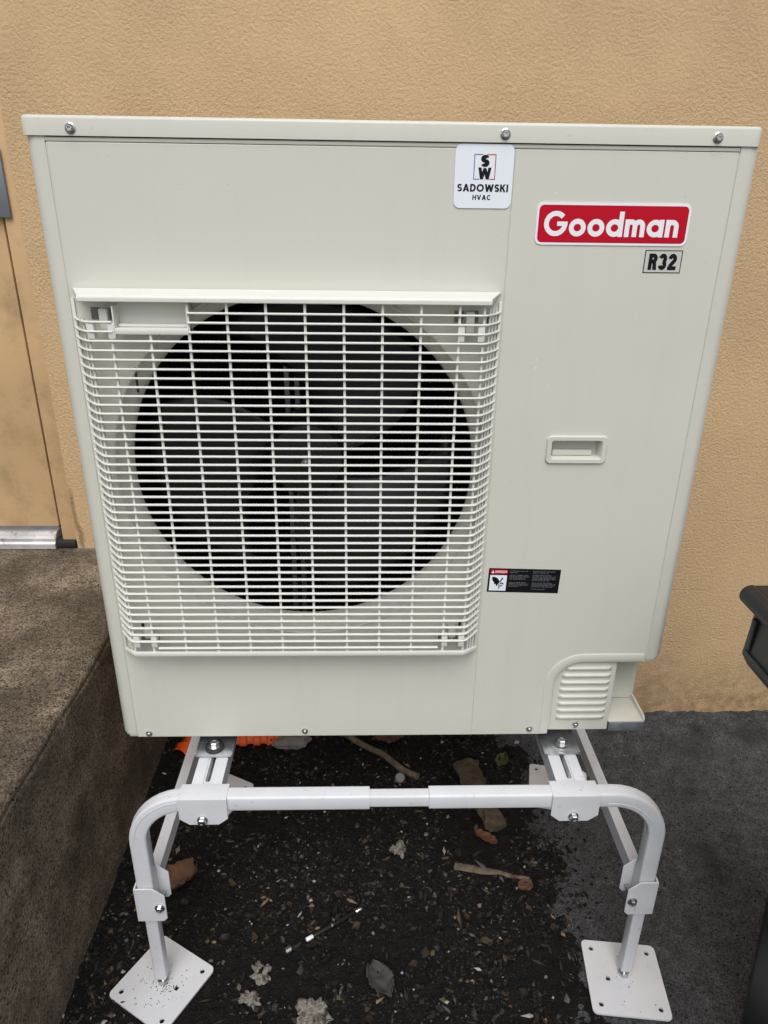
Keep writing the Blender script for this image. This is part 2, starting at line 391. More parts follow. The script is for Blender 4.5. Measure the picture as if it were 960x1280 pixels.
# ------------------------------------------------------------------ building wall, door, landing
WY = .6795
wall = bmesh.new()
pts = [(-.328, -.35), (4.5, -.35), (4.5, 4.2), (-4.5, 4.2), (-4.5, -.35), (-1.36, -.35), (-1.36, 2.72), (-.328, 2.72)]
prism(wall, pts, lambda p: (p[0], WY, p[1]), lambda p: (p[0], WY + .3, p[1]))
wo = bm_obj('stucco_wall', wall, M_stucco, smooth=30)
tag(wo, 'rough tan painted stucco wall behind the heat pump', 'wall')

LZ = H0 + .048        # landing top
dr = empty('door', (-.85, WY, LZ), 'tan painted door in the wall, its edge showing at the far left', 'door')
def dpart(name, a, material, bev=.0, parent=None):
    bm = bmesh.new(); box(bm, a[0] + .85, a[1] + .85, a[2] - WY, a[3] - WY, a[4] - LZ, a[5] - LZ, bev=bev)
    return bm_obj(name, bm, material, parent or dr)
dpart('door_jamb', (-.3655, -.3282, WY + .004, WY + .12, LZ + .012, 2.66), M_door, .003)
dpart('door_jamb', (-1.36, -1.295, WY + .004, WY + .12, LZ + .012, 2.66), M_door, .003)
dpart('door_head', (-1.36, -.3282, WY + .004, WY + .12, 2.662, 2.718), M_door, .003)
dpart('door_leaf', (-1.292, -.3725, WY + .012, WY + .06, LZ + .058, 2.655), M_door, .003)
dpart('door_gap_shade', (-.3800, -.360, WY + .024, WY + .066, LZ + .05, 2.655), M_rubber)  # black strip paints the shade in the gap beside the door leaf
dpart('steel_plate', (-.47, -.3462, WY - .005, WY + .0035, H0 + .856, H0 + .992), M_steel, .0015)
th = bmesh.new()
prism(th, [(0, 0), (0, .014), (.006, .018), (.008, .018), (.008, .026), (.018, .030), (.020, .036), (.03, .040), (.11, .040), (.11, 0)], lambda p: (-.52, -.010 + p[0] * .8, .002 + p[1]), lambda p: (.468, -.010 + p[0] * .8, .002 + p[1]))
bm_obj('threshold', th, M_alu, dr, smooth=20)
dpart('threshold_end', (-.3815, -.330, WY - .006, WY + .05, LZ + .003, LZ + .024), M_rubber, .004)

def landing():
    bm = bmesh.new()
    # worn edge profile in x-z, stepped along y with small irregularity
    ys = [-4, -2, -1.2] + [-1.0 + i * .02 for i in range(84)] + [WY + .05]
    prof0 = [(-.128, -.05), (-.124, .10), (-.120, .25), (-.117, .40), (-.1145, .515), (-.113, .533), (-.1135, .5365), (-.1165, .539), (-.1155, .5425), (-.114, .546), (-.116, .5525), (-.122, .5572), (-.132, .5590), (-.16, .5588), (-.25, .5582), (-.6, .558), (-1.5, .558), (-4, .558)]
    rows = []
    for y in ys:
        r = []
        for i, (x, z) in enumerate(prof0):
            k = 1 if 4 <= i <= 13 else .3
            dx = .0035 * k * noise.noise((y * 9, z * 9, 1.7)) + .0016 * k * noise.noise((y * 40, i * .9, 4))
            dz = .0025 * k * noise.noise((y * 12, x * 9, 6.7)) if i >= 6 else 0
            r.append(bm.verts.new((x + dx + .004 * max(-1, min(1, y)), y, z + dz)))
        rows.append(r)
    for A, B in zip(rows, rows[1:]):
        for i in range(len(prof0) - 1): bm.faces.new((A[i], A[i + 1], B[i + 1], B[i]))
    bmesh.ops.recalc_face_normals(bm, faces=bm.faces)
    big = max(bm.faces, key=lambda f: f.calc_area())
    if big.normal.z < 0: bmesh.ops.reverse_faces(bm, faces=bm.faces)
    o = bm_obj('concrete_landing', bm, M_conc, smooth=50, recalc=False)
    tag(o, 'stained brown concrete landing with worn edge left of the heat pump', 'landing')
landing()

# ------------------------------------------------------------------ heat pump
W, HT = .941, .9646
U = empty('heat_pump', (0, 0, H0), 'large off-white outdoor heat pump with square fan grille standing on the white frame', 'heat pump')

def screw(x, z, y, parent, r=.0052, name='screw'):
    bm = bmesh.new()
    lathe(bm, [(r * 1.35, 0), (r * 1.35, .0010), (r * 1.05, .0016)], (x, y, z), (0, -1, 0), 14)
    lathe(bm, [(r * .88, .0014), (r * .88, .0042), (r * .72, .0050), (r * .40, .0050), (r * .34, .0036), (.0001, .0034)], (x, y, z), (0, -1, 0), 6 if r > .0045 else 10)
    return bm_obj(name, bm, M_bolt, parent, smooth=30)

# corner posts (rounded folded sheet) with the sides
def corner_post(name, right_side):
    bm = bmesh.new(); r = .016 if not right_side else .020; XO = .0055 if not right_side else .0115
    arc = [(r - r * math.cos(t), r - r * math.sin(t)) for t in [R(90 * i / 8) for i in range(9)]]
    prof = [(0, .318)] + arc + [(.0205 + XO if not right_side else .0185 + .0055 + .006, 0)]
    prof = prof + [(prof[-1][0], .0025)]
    z0 = .0012 if not right_side else .1590
    zs = [z0 + .0, z0 + .003, z0 + .009, HT + .0003]
    ins = [.006, .0022, 0, 0]
    rows = []
    for z, k in zip(zs, ins):
        row = []
        for x, y in prof:
            xx = min(x + k, prof[-1][0]) if x < .012 else x
            row.append(bm.verts.new(((xx - XO if not right_side else W - (xx - XO)), y + (k * .3 if y < .3 else 0), z)))
        rows.append(row)
    for A, B in zip(rows, rows[1:]):
        for i in range(len(prof) - 1): bm.faces.new((A[i], A[i + 1], B[i + 1], B[i]))
    bmesh.ops.recalc_face_normals(bm, faces=bm.faces)
    f = max(bm.faces, key=lambda f: f.calc_area())
    if (f.normal.x > 0) != right_side: bmesh.ops.reverse_faces(bm, faces=bm.faces)
    return bm_obj(name, bm, M_cab, U, smooth=50, recalc=False)
corner_post('side_panel', False); corner_post('side_panel', True)
boxo('back_panel', (.004, W - .004, .312, .319, .02, HT - .003), M_cab, U)

# fan panel (left) with round opening
FX, FZ, FR = .335, .507, .2860
def r_out(a): return min(FR, .2690 / math.sin(a)) if math.sin(a) > .5 else FR
def rect_hole_panel(name, x0, x1, z0, z1, cx, cz, r, y, material, parent, n=120, e=.0016):
    angs = [2 * PI * i / n for i in range(n)]
    for X, Z in ((x0, z0), (x1, z0), (x1, z1), (x0, z1)):
        a = math.atan2(Z - cz, X - cx) % (2 * PI); k = min(range(n), key=lambda i: abs(angs[i] - a)); angs[k] = a
    bm = bmesh.new()
    def hit(a):
        c_, s_ = math.cos(a), math.sin(a); t = 1e9
        if c_ > 1e-9: t = min(t, (x1 - cx) / c_)
        if c_ < -1e-9: t = min(t, (x0 - cx) / c_)
        if s_ > 1e-9: t = min(t, (z1 - cz) / s_)
        if s_ < -1e-9: t = min(t, (z0 - cz) / s_)
        return cx + t * c_, cz + t * s_
    inn = []; out = []; o2 = []; o3 = []
    for a in angs:
        rr_ = r(a); inn.append(bm.verts.new((cx + rr_ * math.cos(a), y, cz + rr_ * math.sin(a))))
        hx, hz = hit(a); out.append(bm.verts.new((hx, y, hz)))
        sx = -e if hx <= x0 + 1e-6 else e if hx >= x1 - 1e-6 else 0; sz = -e if hz <= z0 + 1e-6 else e if hz >= z1 - 1e-6 else 0
        o2.append(bm.verts.new((hx + sx * .8, y + e * .5, hz + sz * .8))); o3.append(bm.verts.new((hx + sx, y + .010, hz + sz)))
    for i in range(n):
        j = (i + 1) % n
        for A, B in ((inn, out), (out, o2), (o2, o3)): bm.faces.new((A[i], A[j], B[j], B[i]))
    bmesh.ops.recalc_face_normals(bm, faces=bm.faces)
    f = max(bm.faces, key=lambda f: f.calc_area())
    if f.normal.y > 0: bmesh.ops.reverse_faces(bm, faces=bm.faces)
    return bm_obj(name, bm, material, parent, smooth=12, recalc=False)
fan_panel = rect_hole_panel('fan_panel', .0228, .6240, .0012, .9572, FX, FZ, r_out, .0008, M_cab, U)
boxo('seam_shade_strip', (.6200, .6300, .0112, .0125, .003, .957), M_shade, U)  # black backing strip paints the shade seen through the seam
boxo('corner_fold', (.0180, .0260, .0013, .0040, .003, .957), M_cab, U); boxo('corner_fold', (.9150, .9300, .0013, .0040, .165, .957), M_cab, U)
boxo('panel_top_flange', (.0190, W - .0190, .0002, .006, .9590, HT - .0008), M_cab, U, bev=.0008)

bm = bmesh.new()
rings = []; nb = 120; THR = .2645
for wk, dk in ((1.03, .0011), (1.0, -.0016), (.96, -.0028), (.90, -.0026), (.84, -.0004), (.76, .0040), (.60, .0088), (.44, .0130), (.27, .0180), (.13, .0225), (.04, .0270), (0, .033)):
    rings.append([bm.verts.new((FX + (THR + (r_out(2 * PI * i / nb) - THR) * wk) * math.cos(2 * PI * i / nb), dk, FZ + (THR + (r_out(2 * PI * i / nb) - THR) * wk) * math.sin(2 * PI * i / nb))) for i in range(nb)])
for A, B in zip(rings, rings[1:]):
    for i in range(nb): bm.faces.new((A[i], A[(i + 1) % nb], B[(i + 1) % nb], B[i]))
bmesh.ops.recalc_face_normals(bm, faces=bm.faces)
bell = bm_obj('fan_ring', bm, M_cab, U, smooth=60, recalc=False)

# interior: plenum painted black for its shade, coil, fan with hub and three blades, motor bracket
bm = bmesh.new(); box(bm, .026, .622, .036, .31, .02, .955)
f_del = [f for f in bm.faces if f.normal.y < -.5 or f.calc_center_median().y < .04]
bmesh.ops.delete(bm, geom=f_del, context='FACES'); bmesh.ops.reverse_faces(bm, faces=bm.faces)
bm_obj('plenum', bm, M_shade, U, recalc=False, smooth=None)
bm = bmesh.new()
n = 150; xs = [.03 + (.62 - .03) * i / n for i in range(n + 1)]; rows = []
for z in (.03, .95): rows.append([bm.verts.new((x, .262 if i % 2 else .250, z)) for i, x in enumerate(xs)])
for i in range(n): bm.faces.new((rows[0][i], rows[0][i + 1], rows[1][i + 1], rows[1][i]))
bm_obj('coil', bm, M_coil, U, smooth=None)
for x in (.288, .306):
    boxo('motor_bracket', (x, x + .010, .205, .222, .06, .93), mat('bracket_galvanised', (.30, .31, .33), .4, metal=.6) if x < .3 else bpy.data.materials['bracket_galvanised'], U, .002)
fan = bmesh.new()
HY = .060
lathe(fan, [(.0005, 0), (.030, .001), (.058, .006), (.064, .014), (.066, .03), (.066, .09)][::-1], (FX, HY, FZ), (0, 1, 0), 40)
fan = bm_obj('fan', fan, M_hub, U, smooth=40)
for k, a0 in enumerate((-92, 28, 148)):
    bm = bmesh.new(); nr, na = 14, 18; rows = []
    for i in range(nr + 1):
        u = i / nr; r = .060 + u * .193; row = []
        sweep_ = 26 * u ** 1.6; span = 66 + 22 * u
        for j in range(na + 1):
            v = j / na
            lead = 7 * math.sin(PI * u) * v
            a = R(a0 + span * v + sweep_ - 14 + lead)
            rr = r - (.016 * (v ** 6) if u > .9 else 0)
            d = HY + .012 + .058 * v * (1 - .2 * u) + .004 * u - .010 * math.sin(PI * v)
            row.append(bm.verts.new((FX + rr * math.cos(a), d, FZ + rr * math.sin(a))))
        rows.append(row)
    for A, B in zip(rows, rows[1:]):
        for j in range(na): bm.faces.new((A[j], A[j + 1], B[j + 1], B[j]))
    b = bm_obj('blade', bm, M_blade, fan, smooth=60)
    md = b.modifiers.new('thickness', 'SOLIDIFY'); md.thickness = .0035; md.offset = 0
bm = bmesh.new(); lathe(bm, [(.0085, 0), (.0085, .006), (.007, .008), (.003, .008), (.003, .014), (.0001, .0145)], (FX, HY, FZ), (0, -1, 0), 6)
bm_obj('hub_nut', bm, M_bolt, fan, smooth=30)

# service panel (right) with the rounded cut-out at its lower right and a hole for the hand grip
arc_pts = [(.7655, .108), (.7662, .1155), (.7685, .1245), (.7725, .1338), (.7785, .1422), (.7865, .1495), (.7955, .1545), (.8050, .1573), (.8150, .1582)]
hx0, hx1, hz0, hz1 = .7125, .7955, .5315, .5655
outer = [(.6265, .0012), (.7590, .0012), (.7612, .004), (.7622, .022), (.7672, .0245)] + arc_pts + [(.9195, .1582), (.9210, .1590), (.9210, .9572), (.6265, .9572)]
rr = [(hx0 + (hx1 - hx0) / 2 + x, hz0 + (hz1 - hz0) / 2 + z) for x, z in rrect(hx1 - hx0, hz1 - hz0, .004, 3)]
sp = plate_with_holes('service_panel', [outer, rr], .0008, .010, M_cab, U, edge=.0014)
# raised trim following the cut-out
path = [(.7555, .0035), (.7560, .03), (.7562, .07)] + [(x - .0105 * math.cos(t), z + .0105 * math.sin(t)) for (x, z), t in zip(arc_pts, [R(90 * i / 8) for i in range(9)])] + [(.86, .1690), (.9180, .1690)]
bm = bmesh.new(); prof = [(-.0065, 0), (-.0062, .0011), (-.0045, .0017), (.0080, .0017), (.0092, .0012), (.0094, 0)]
sweep(bm, [(x, .0008, z) for x, z in path], prof, upv=Vector((0, -1, 0)))
bm_obj('cutout_trim', bm, M_cab, sp, smooth=50)
# hand grip
bm = bmesh.new(); cx, cz = (hx0 + hx1) / 2, (hz0 + hz1) / 2
rings = []
for ww, hh, r, y in ((.0930, .0440, .0065, .0006), (.0926, .0436, .0065, -.0018), (.0905, .0415, .006, -.0032), (.0790, .0305, .004, -.0030), (.0765, .0280, .0035, -.0012), (.0745, .0255, .003, .020)):
    rings.append([bm.verts.new((cx + x, y, cz + z)) for x, z in rrect(ww, hh, r, 4)])
for A, B in zip(rings, rings[1:]):
    for i in range(len(A)): bm.faces.new((A[i], A[(i + 1) % len(A)], B[(i + 1) % len(A)], B[i]))
bm.faces.new(rings[-1])
grip = bm_obj('hand_grip', bm, M_cab, sp, smooth=40)
boxo('grip_ledge', (cx - .034, cx + .028, .0095, .0198, cz - .0126, cz - .0035), M_cab, grip, bev=.002)

# lid
bm = bmesh.new()
vs_ = box(bm, -.0080, W + .0075, -.0025, .330, HT + .0004, .9885)
es = [e for e in bm.edges if (abs(e.verts[0].co.z - e.verts[1].co.z) > .01)]
bmesh.ops.bevel(bm, geom=es, offset=.012, segments=6, affect='EDGES', profile=.5)
es = [e for e in bm.edges if all(v.co.z > .98 for v in e.verts)]
bmesh.ops.bevel(bm, geom=es, offset=.0045, segments=4, affect='EDGES', profile=.5)
lid = bm_obj('lid', bm, M_cab, U, smooth=45)
bm = bmesh.new(); box(bm, .004, W - .004, .0025, .31, HT - .004, HT + .0003)
bm_obj('lid_gap_shade', bm, M_shade, lid)  # solid black box paints the shaded gap below the lid
for x, z in ((.0562, .9735), (.6105, .9748), (.8880, .9745)): screw(x, z, -.0026, lid, .0050)
screw(.0420, .0085, .0007, fan_panel, .0042); screw(.3225, .0118, .0007, fan_panel, .0042); screw(.7315, .0132, .0007, sp, .0042)

# valve cover with pressed louvres in the cut-out, and the open end of the base pan
VC = plate_with_holes('valve_cover', [[(.7640, .0055), (.8765, .0055), (.8765, .156), (.7640, .1595)]], .0075, .012, M_cab, U, edge=.001)
for i in range(8):
    z = .0335 + i * .01525; x0 = .7790 if i < 6 else (.7805 if i == 6 else .7850)
    bm = bmesh.new(); rows = []
    n = 12
    for k in range(n + 1):
        u = k / n; x = x0 + (.8690 - x0) * u; s_ = min(1, math.sin(PI * min(1, max(0, u))) * 6) if 0 < u < 1 else 0
        s_ = max(0, min(1, min(u, 1 - u) * 14)) ** .6
        rows.append([bm.verts.new((x, .0077 - h_ * s_, z + dz)) for dz, h_ in ((-.0052, 0), (-.0038, .0020), (-.0005, .0046), (.0024, .0052), (.0040, .0044), (.0046, 0))])
    for A, B in zip(rows, rows[1:]):
        for j in range(5): bm.faces.new((A[j], A[j + 1], B[j + 1], B[j]))
    bm_obj('louvre', bm, M_cab, VC, smooth=60)
screw(.8172, .0165, .0074, VC, .0046)
bp = bmesh.new()
box(bp, .026, .936, .022, .314, .0030, .0100, bev=.001)
bpo = bm_obj('base_pan', bp, M_galv, U)
boxo('base_pan_front_flange', (.8790, .9425, .0035, .0062, .0040, .0230), M_galv, bpo, bev=.0008)
bm = bmesh.new()
box(bm, .8775, .9440, .0042, .0720, .0232, .0262, bev=.001)
bm_obj('base_tray', bm, M_cab, bpo)
bm = bmesh.new(); prism(bm, [(.0042, .0262), (.0042, .0300), (.010, .0355), (.072, .0355), (.072, .0262)], lambda p: (.9410, p[0], p[1]), lambda p: (.9440, p[0], p[1]))
bm_obj('base_tray_lip', bm, M_cab, bpo, smooth=20)
boxo('valve_bay_wall', (.8770, .9440, .0725, .0760, .0265, .1620), M_cab, U)
boxo('valve_bay_side', (.8745, .8772, .0200, .0720, .0265, .1560), M_cab, U)
boxo('valve_bay_roof', (.7640, .9220, .0120, .3100, .1600, .1630), M_cab, U)

# ---- fan grille: hood, lower lip, side rails, bars
GY = -.030
GX0, GX1 = .0490, .5985
G = bmesh.new()
def hood(bm, zback, zf1, zf0, zb0, xb0, xb1, xf0, xf1):
    q = [(xb0, -.0002, zback), (xb1, -.0002, zback), (xf1 - .002, GY - .004, zf1 + .0015), (xf0 + .002, GY - .004, zf1 + .0015),
         (xf0, GY - .0062, zf1 - .0012), (xf1, GY - .0062, zf1 - .0012), (xf0, GY - .0062, zf0), (xf1, GY - .0062, zf0),
         (xf0 + .003, GY - .003, zf0 - .0004), (xf1 - .003, GY - .003, zf0 - .0004), (xb0 + .006, -.0002, zb0), (xb1 - .006, -.0002, zb0)]
    v = [bm.verts.new(p) for p in q]
    for f in ((0, 1, 2, 3), (3, 2, 5, 4), (4, 5, 7, 6), (6, 7, 9, 8), (8, 9, 11, 10), (10, 11, 1, 0)): bm.faces.new([v[i] for i in f])
    bm.faces.new([v[i] for i in (0, 3, 4, 6, 8, 10)]); bm.faces.new([v[i] for i in (1, 11, 9, 7, 5, 2)])
hood(G, .7795, .7722, .7648, .7700, .0265, .6215, .0430, .6040)
Go = bm_obj('fan_grille', G, M_gril, U, smooth=25)
bv = Go.modifiers.new('bevel', 'BEVEL'); bv.width = .0012; bv.segments = 2; bv.limit_method = 'ANGLE'
bm = bmesh.new()
sweep(bm, [(.0262, -.0015, .190), (.0300, -.006, .1915), (.0470, -.0285, .2005), (.0520, -.0315, .2010), (.5945, -.0315, .2010), (.6000, -.0285, .2005), (.6165, -.006, .1915), (.6205, -.0015, .190)], rrect(.0050, .0078, .0012, 2))
bm_obj('lower_lip', bm, M_gril, Go, smooth=40)
for xs_ in (((.0232, .0275)), ((.6185, .6228))):
    boxo('side_rail', (xs_[0], xs_[1], -.0028, .0006, .189, .766), M_gril, Go, bev=.0008)
NB = 43; ZT, ZB = .7508, .2120
zbar = [ZT + (ZB - ZT) * i / (NB - 1) for i in range(NB)]
hp = rrect(.0056, .0029, .0011, 1)
full_path = [(.0258, -.0012, .0015), (.0330, -.0105, 0), (.0440, -.0245, 0), (.0495, GY, 0), (.0560, GY - .0012, 0)]
def bar_path(z, xa, xb):
    L_ = [(x, y, z + dz) for x, y, dz in full_path]; mx_ = .6235 * 2 / 2
    Rr = [(.6464 - x, y, z + dz) for x, y, dz in full_path][::-1]
    P = L_ + Rr
    if xa is not None: P = [(xa, GY - .0012, z)] + Rr
    if xb is not None: P = L_ + [(xb, GY - .0012, z)]
    return P
meshes = {}
for i, z in enumerate(zbar):
    segs = [(None, None)]
    if i == 0: segs = [(.1885, None)]
    if i == 1: segs = [(None, .0850), (.1885, None)]
    if i == 2: segs = [(None, .0850), (.1885, None)]
    if i == NB - 1: segs = [('mid', None)]
    for s_ in segs:
        key = s_
        if key not in meshes:
            bm = bmesh.new()
            if s_[0] == 'mid': P = [(.0905, GY - .0012, 0), (.5520, GY - .0012, 0)]
            else: P = bar_path(0, *s_)
            sweep(bm, P, hp)
            bmesh.ops.recalc_face_normals(bm, faces=bm.faces)
            me = bpy.data.meshes.new('grille_bar'); bm.to_mesh(me); bm.free()
            o = link_mesh('grille_bar', me, M_gril, Go, 45); meshes[key] = me
        else:
            o = bpy.data.objects.new('grille_bar', meshes[key]); COL.objects.link(o); o.parent = Go
        o.location.z = z
# uprights
def upright(x, y, z0, z1, w_=.0036, d=.0050):
    bm = bmesh.new(); sweep(bm, [(x, y, z0), (x, y, z1)], rrect(w_, d, .0011, 1), upv=Vector((0, -1, 0)))
    return bm_obj('grille_upright', bm, M_gril, Go, smooth=45)
for k in range(-5, 5):
    x = .3478 + .0532 * k
    zt = .7660 if k not in (-5, -4) else .7300
    if k == -5: zt = .7300
    upright(x, GY + .0018, .2000, zt)
upright(.0500, GY + .0050, .2000, .7400); upright(.5950, GY + .0050, .2000, .7660)
for x, y in ((.6035, -.0215), (.6090, -.0145), (.6145, -.0075), (.0435, -.0215)): upright(x, y, .1960, .7600 if x > .3 else .742, .0028, .0030)
# pocket in the grille's upper left corner
bm = bmesh.new()
x0, x1, z0, z1 = .0885, .1865, .7300, .7590
t = .0020
box(bm, x0, x1, -.0075, -.0055, z0 + .001, z1 + .008)                     # back
box(bm, x0 - t, x0, -.0310, -.0055, z0 - .012, z1)                 # left cheek
box(bm, x1, x1 + t, -.0310, -.0055, z0 - .010, z1)                 # right cheek
bm_obj('grip_pocket', bm, M_gril, Go)
boxo('grip_pocket_sill', (x0 - .0005, x1 + .002, -.0330, -.0078, z0 - .0085, z0 - .0002), M_gril, Go, bev=.0016)
boxo('grip_pocket_step', (x0 + .001, x1 - .001, -.0200, -.0077, z0, z0 + .004), M_gril, Go, bev=.0012)
# snap clips in the four corners
M_clip = M_gril; M_recess_shade = mat('recess_shade_grey', (.16, .16, .15), .6)  # this grey stands in for shade in the clip openings
def clip(cx, cz, up_):
    for q in ((cx - .021, cx - .008), (cx + .004, cx + .013)): boxo('clip_shade_patch', (q[0], q[1], -.0008, .0006, cz + (.010 if up_ else -.020), cz + (.026 if up_ else -.006)), M_recess_shade, Go)  # flat grey patches, shade painted where the panel opens behind the clips
    s = 1 if up_ else -1
    for dx in (-.014, .014):
        boxo('clip_post', (cx + dx - .0048, cx + dx + .0048, GY - .0022, GY + .010, cz - .0125, cz + .0095), M_clip, Go, bev=.0012)
    boxo('clip_tongue', (cx - .006, cx + .006, -.016, .0002, cz - .006, cz + .026 * (1 if up_ else .5)), M_clip, Go, bev=.0015)
    bm = bmesh.new(); lathe(bm, [(.0055, 0), (.0055, .003), (.004, .0042), (.0001, .0042)], (cx - .004, -.0002, cz + .012 * s), (0, -1, 0), 12)
    bm_obj('clip_screw', bm, M_bolt, Go)
clip(.0690, .7275, True); clip(.5775, .7275, True)
clip(.0700, .2260, False); clip(.5770, .2260, False)
boxo('slot_shade_patch', (.0975, .1005, .0001, .0012, .6330, .6700), M_shade, fan_panel)  # near-black boxes on the panel paint the shade of its slots
boxo('slot_shade_patch', (.0580, .0635, .0001, .0012, .7435, .7490), M_shade, fan_panel)
boxo('slot_shade_patch', (.6035, .6075, .0001, .0012, .7330, .7500), M_shade, fan_panel)
boxo('slot_shade_patch', (.0555, .0605, .0001, .0012, .2320, .2400), M_shade, fan_panel)
boxo('slot_shade_patch', (.5895, .5940, .0001, .0012, .2330, .2410), M_shade, fan_panel)

# ---- stickers and lettering: strokes laid as ribbons of ink
def arc(cx, cy, rx, ry, a0, a1, n=18): return [(cx + rx * math.cos(R(a0 + (a1 - a0) * i / n)), cy + ry * math.sin(R(a0 + (a1 - a0) * i / n))) for i in range(n + 1)]
def glyph(ch, w, wd=None):
    """strokes ('p', points, closed) or ('q', four corner points), cap height 1; returns strokes, advance width"""
    h = w / 2
    if ch == 'G':
        rx, ry = .50 - h, .5 - h
        return [('p', arc(.5, .5, rx, ry, 42, 352), 0), ('q', [(.56, .41), (1.0, .41), (1.0, .41 + w * .86), (.56, .41 + w * .86)])], 1.02
    X = .70
    if ch in 'oda':
        r = X / 2 - h
        st = [('p', arc(.36, X / 2, r + .01, r, 0, 360, 28)[:-1], 1)]
        if ch == 'o': return st, .74
        top = 1.0 if ch == 'd' else X
        st.append(('q', [(.72 - w, 0), (.72, 0), (.72, top), (.72 - w, top)])); return st, .745
    if ch in 'nm':
        st = [('q', [(0, 0), (w, 0), (w, X), (0, X)])]; sw = .56 if ch == 'n' else .53
        for k in range(1 if ch == 'n' else 2):
            x0 = h + k * (sw - w); r = (sw - w) / 2
            st.append(('p', [(x0, X - h - r - .02)] + arc(x0 + r, X - h - r, r, r, 180, 0, 14) + [(x0 + 2 * r, 0)], 0))
        return st, (.58 if ch == 'n' else .56 + .53 - w)
    wd = wd or {'S': .60, 'A': .80, 'D': .72, 'O': .92, 'W': 1.12, 'K': .70, 'I': .2, 'H': .70, 'V': .78, 'C': .78, 'R': .55, '3': .52, '2': .52}[ch]
    if ch == 'S':
        r = (1 - w) / 4; rx = wd / 2 - h; c = wd / 2
        return [('p', arc(c, 1 - h - r, rx, r, 25, 270, 18) + arc(c, h + r, rx, r, 90, -155, 18)[1:], 0)], wd
    if ch in 'OC':
        rx, ry = wd / 2 - h, .5 - h
        if ch == 'O': return [('p', arc(wd / 2, .5, rx, ry, 0, 360, 28)[:-1], 1)], wd
        return [('p', arc(wd / 2, .5, rx, ry, 45, 315), 0)], wd
    hw = w * 1.12
    def para(x0, y0, x1, y1): return ('q', [(x0 - hw / 2, y0), (x0 + hw / 2, y0), (x1 + hw / 2, y1), (x1 - hw / 2, y1)])
    if ch == 'A': return [para(hw / 2, 0, wd / 2, 1), para(wd - hw / 2, 0, wd / 2, 1), ('q', [(wd * .24, .2), (wd * .76, .2), (wd * .76, .2 + w * .85), (wd * .24, .2 + w * .85)])], wd
    if ch == 'V': return [para(wd / 2, 0, hw / 2, 1), para(wd / 2, 0, wd - hw / 2, 1)], wd
    if ch == 'W': return [para(wd * .28, 0, hw / 2, 1), para(wd * .28, 0, wd / 2, .95), para(wd * .72, 0, wd / 2, .95), para(wd * .72, 0, wd - hw / 2, 1)], wd
    stem = ('q', [(0, 0), (w, 0), (w, 1), (0, 1)])
    if ch == 'I': return [('q', [(0, 0), (w, 0), (w, 1), (0, 1)])], w
    if ch == 'H': return [stem, ('q', [(wd - w, 0), (wd, 0), (wd, 1), (wd - w, 1)]), ('q', [(w * .5, .5 - h * .9), (wd - w * .5, .5 - h * .9), (wd - w * .5, .5 + h * .9), (w * .5, .5 + h * .9)])], wd
    if ch == 'K': return [stem, para(w * 1.0, .42, wd - hw * .6, 1), para(wd - hw / 2, 0, w * 1.5, .58)], wd
    if ch == 'D': return [stem, ('p', [(w * .5, 1 - h), (wd * .42, 1 - h)] + arc(wd * .42, .5, wd * .58 - h, .5 - h, 90, -90, 16)[1:] + [(w * .5, h)], 0)], wd
    if ch == 'R':
        r = (.56 - w) / 2 + .02
        return [stem, ('p', [(w * .5, 1 - h), (wd * .5, 1 - h)] + arc(wd * .5, 1 - h - r, wd * .5 - h, r, 90, -90, 12)[1:] + [(w * .5, 1 - h - 2 * r)], 0), ('q', [(wd - w * 1.05, 0), (wd, 0), (wd - w * .3, .48), (wd - w * 1.3, .48)])], wd
    if ch == '3':
        r = (1 - w) / 4; c = wd / 2
        return [('p', arc(c, 1 - h - r, c - h, r, 170, -90, 14) , 0), ('p', arc(c, h + r, c - h, r, 90, -170, 14), 0)], wd
    if ch == '2':
        r = (1 - w) / 4 + .02; c = wd / 2
        return [('p', arc(c, 1 - h - r, c - h, r, 175, -20, 14) + [(h * 1.1, w * .9)], 0), ('q', [(0, 0), (wd, 0), (wd, w * .95), (0, w * .95)])], wd
DEP = [0]
def ink(bm, pts, y):
    vs_ = [bm.verts.new((p[0], y, p[1])) for p in pts]; f = bm.faces.new(vs_)
def ribbon(bm, pts, w, y, closed, f):
    n = len(pts); Lf, Rt = [], []
    for i in range(n):
        p = Vector(pts[i])
        d0 = (p - Vector(pts[i - 1])) if (i or closed) else Vector(pts[1]) - p
        d1 = (Vector(pts[(i + 1) % n]) - p) if (i < n - 1 or closed) else d0
        d0, d1 = d0.normalized(), d1.normalized(); n0, n1 = Vector((-d0.y, d0.x)), Vector((-d1.y, d1.x))
        nn = (n0 + n1); nn = nn.normalized() / max(.45, nn.normalized().dot(n1)) if nn.length > 1e-4 else n1
        a, b = f(p + nn * w / 2), f(p - nn * w / 2)
        Lf.append(bm.verts.new((a[0], y, a[1]))); Rt.append(bm.verts.new((b[0], y, b[1])))
    for i in range(n if closed else n - 1):
        j = (i + 1) % n; bm.faces.new((Lf[i], Rt[i], Rt[j], Lf[j]))
def text(bm, s, x, z, hgt, w, y, width=None, gap=.1, slant=0.0, xs=1.0, wds=None):
    gl = [glyph(c, w, (wds or {}).get(c)) for c in s]
    tot = sum(a for _, a in gl) + gap * (len(s) - 1)
    sx = (width / (tot * hgt)) if width else xs
    cx = 0; k = 0
    for st, a in gl:
        f = lambda p, cx=cx: (x + (p[0] + cx + slant * p[1]) * hgt * sx, z + p[1] * hgt)
        for s_ in st:
            yy = y - .00002 * k; k += 1
            if s_[0] == 'p': ribbon(bm, s_[1], w, yy, s_[2], f)
            else: ink(bm, [f(p) for p in s_[1]], yy)
        cx += a + gap
def flip(bm):
    for f in bm.faces:
        f.normal_update()
        if f.normal.y > 0: f.normal_flip()
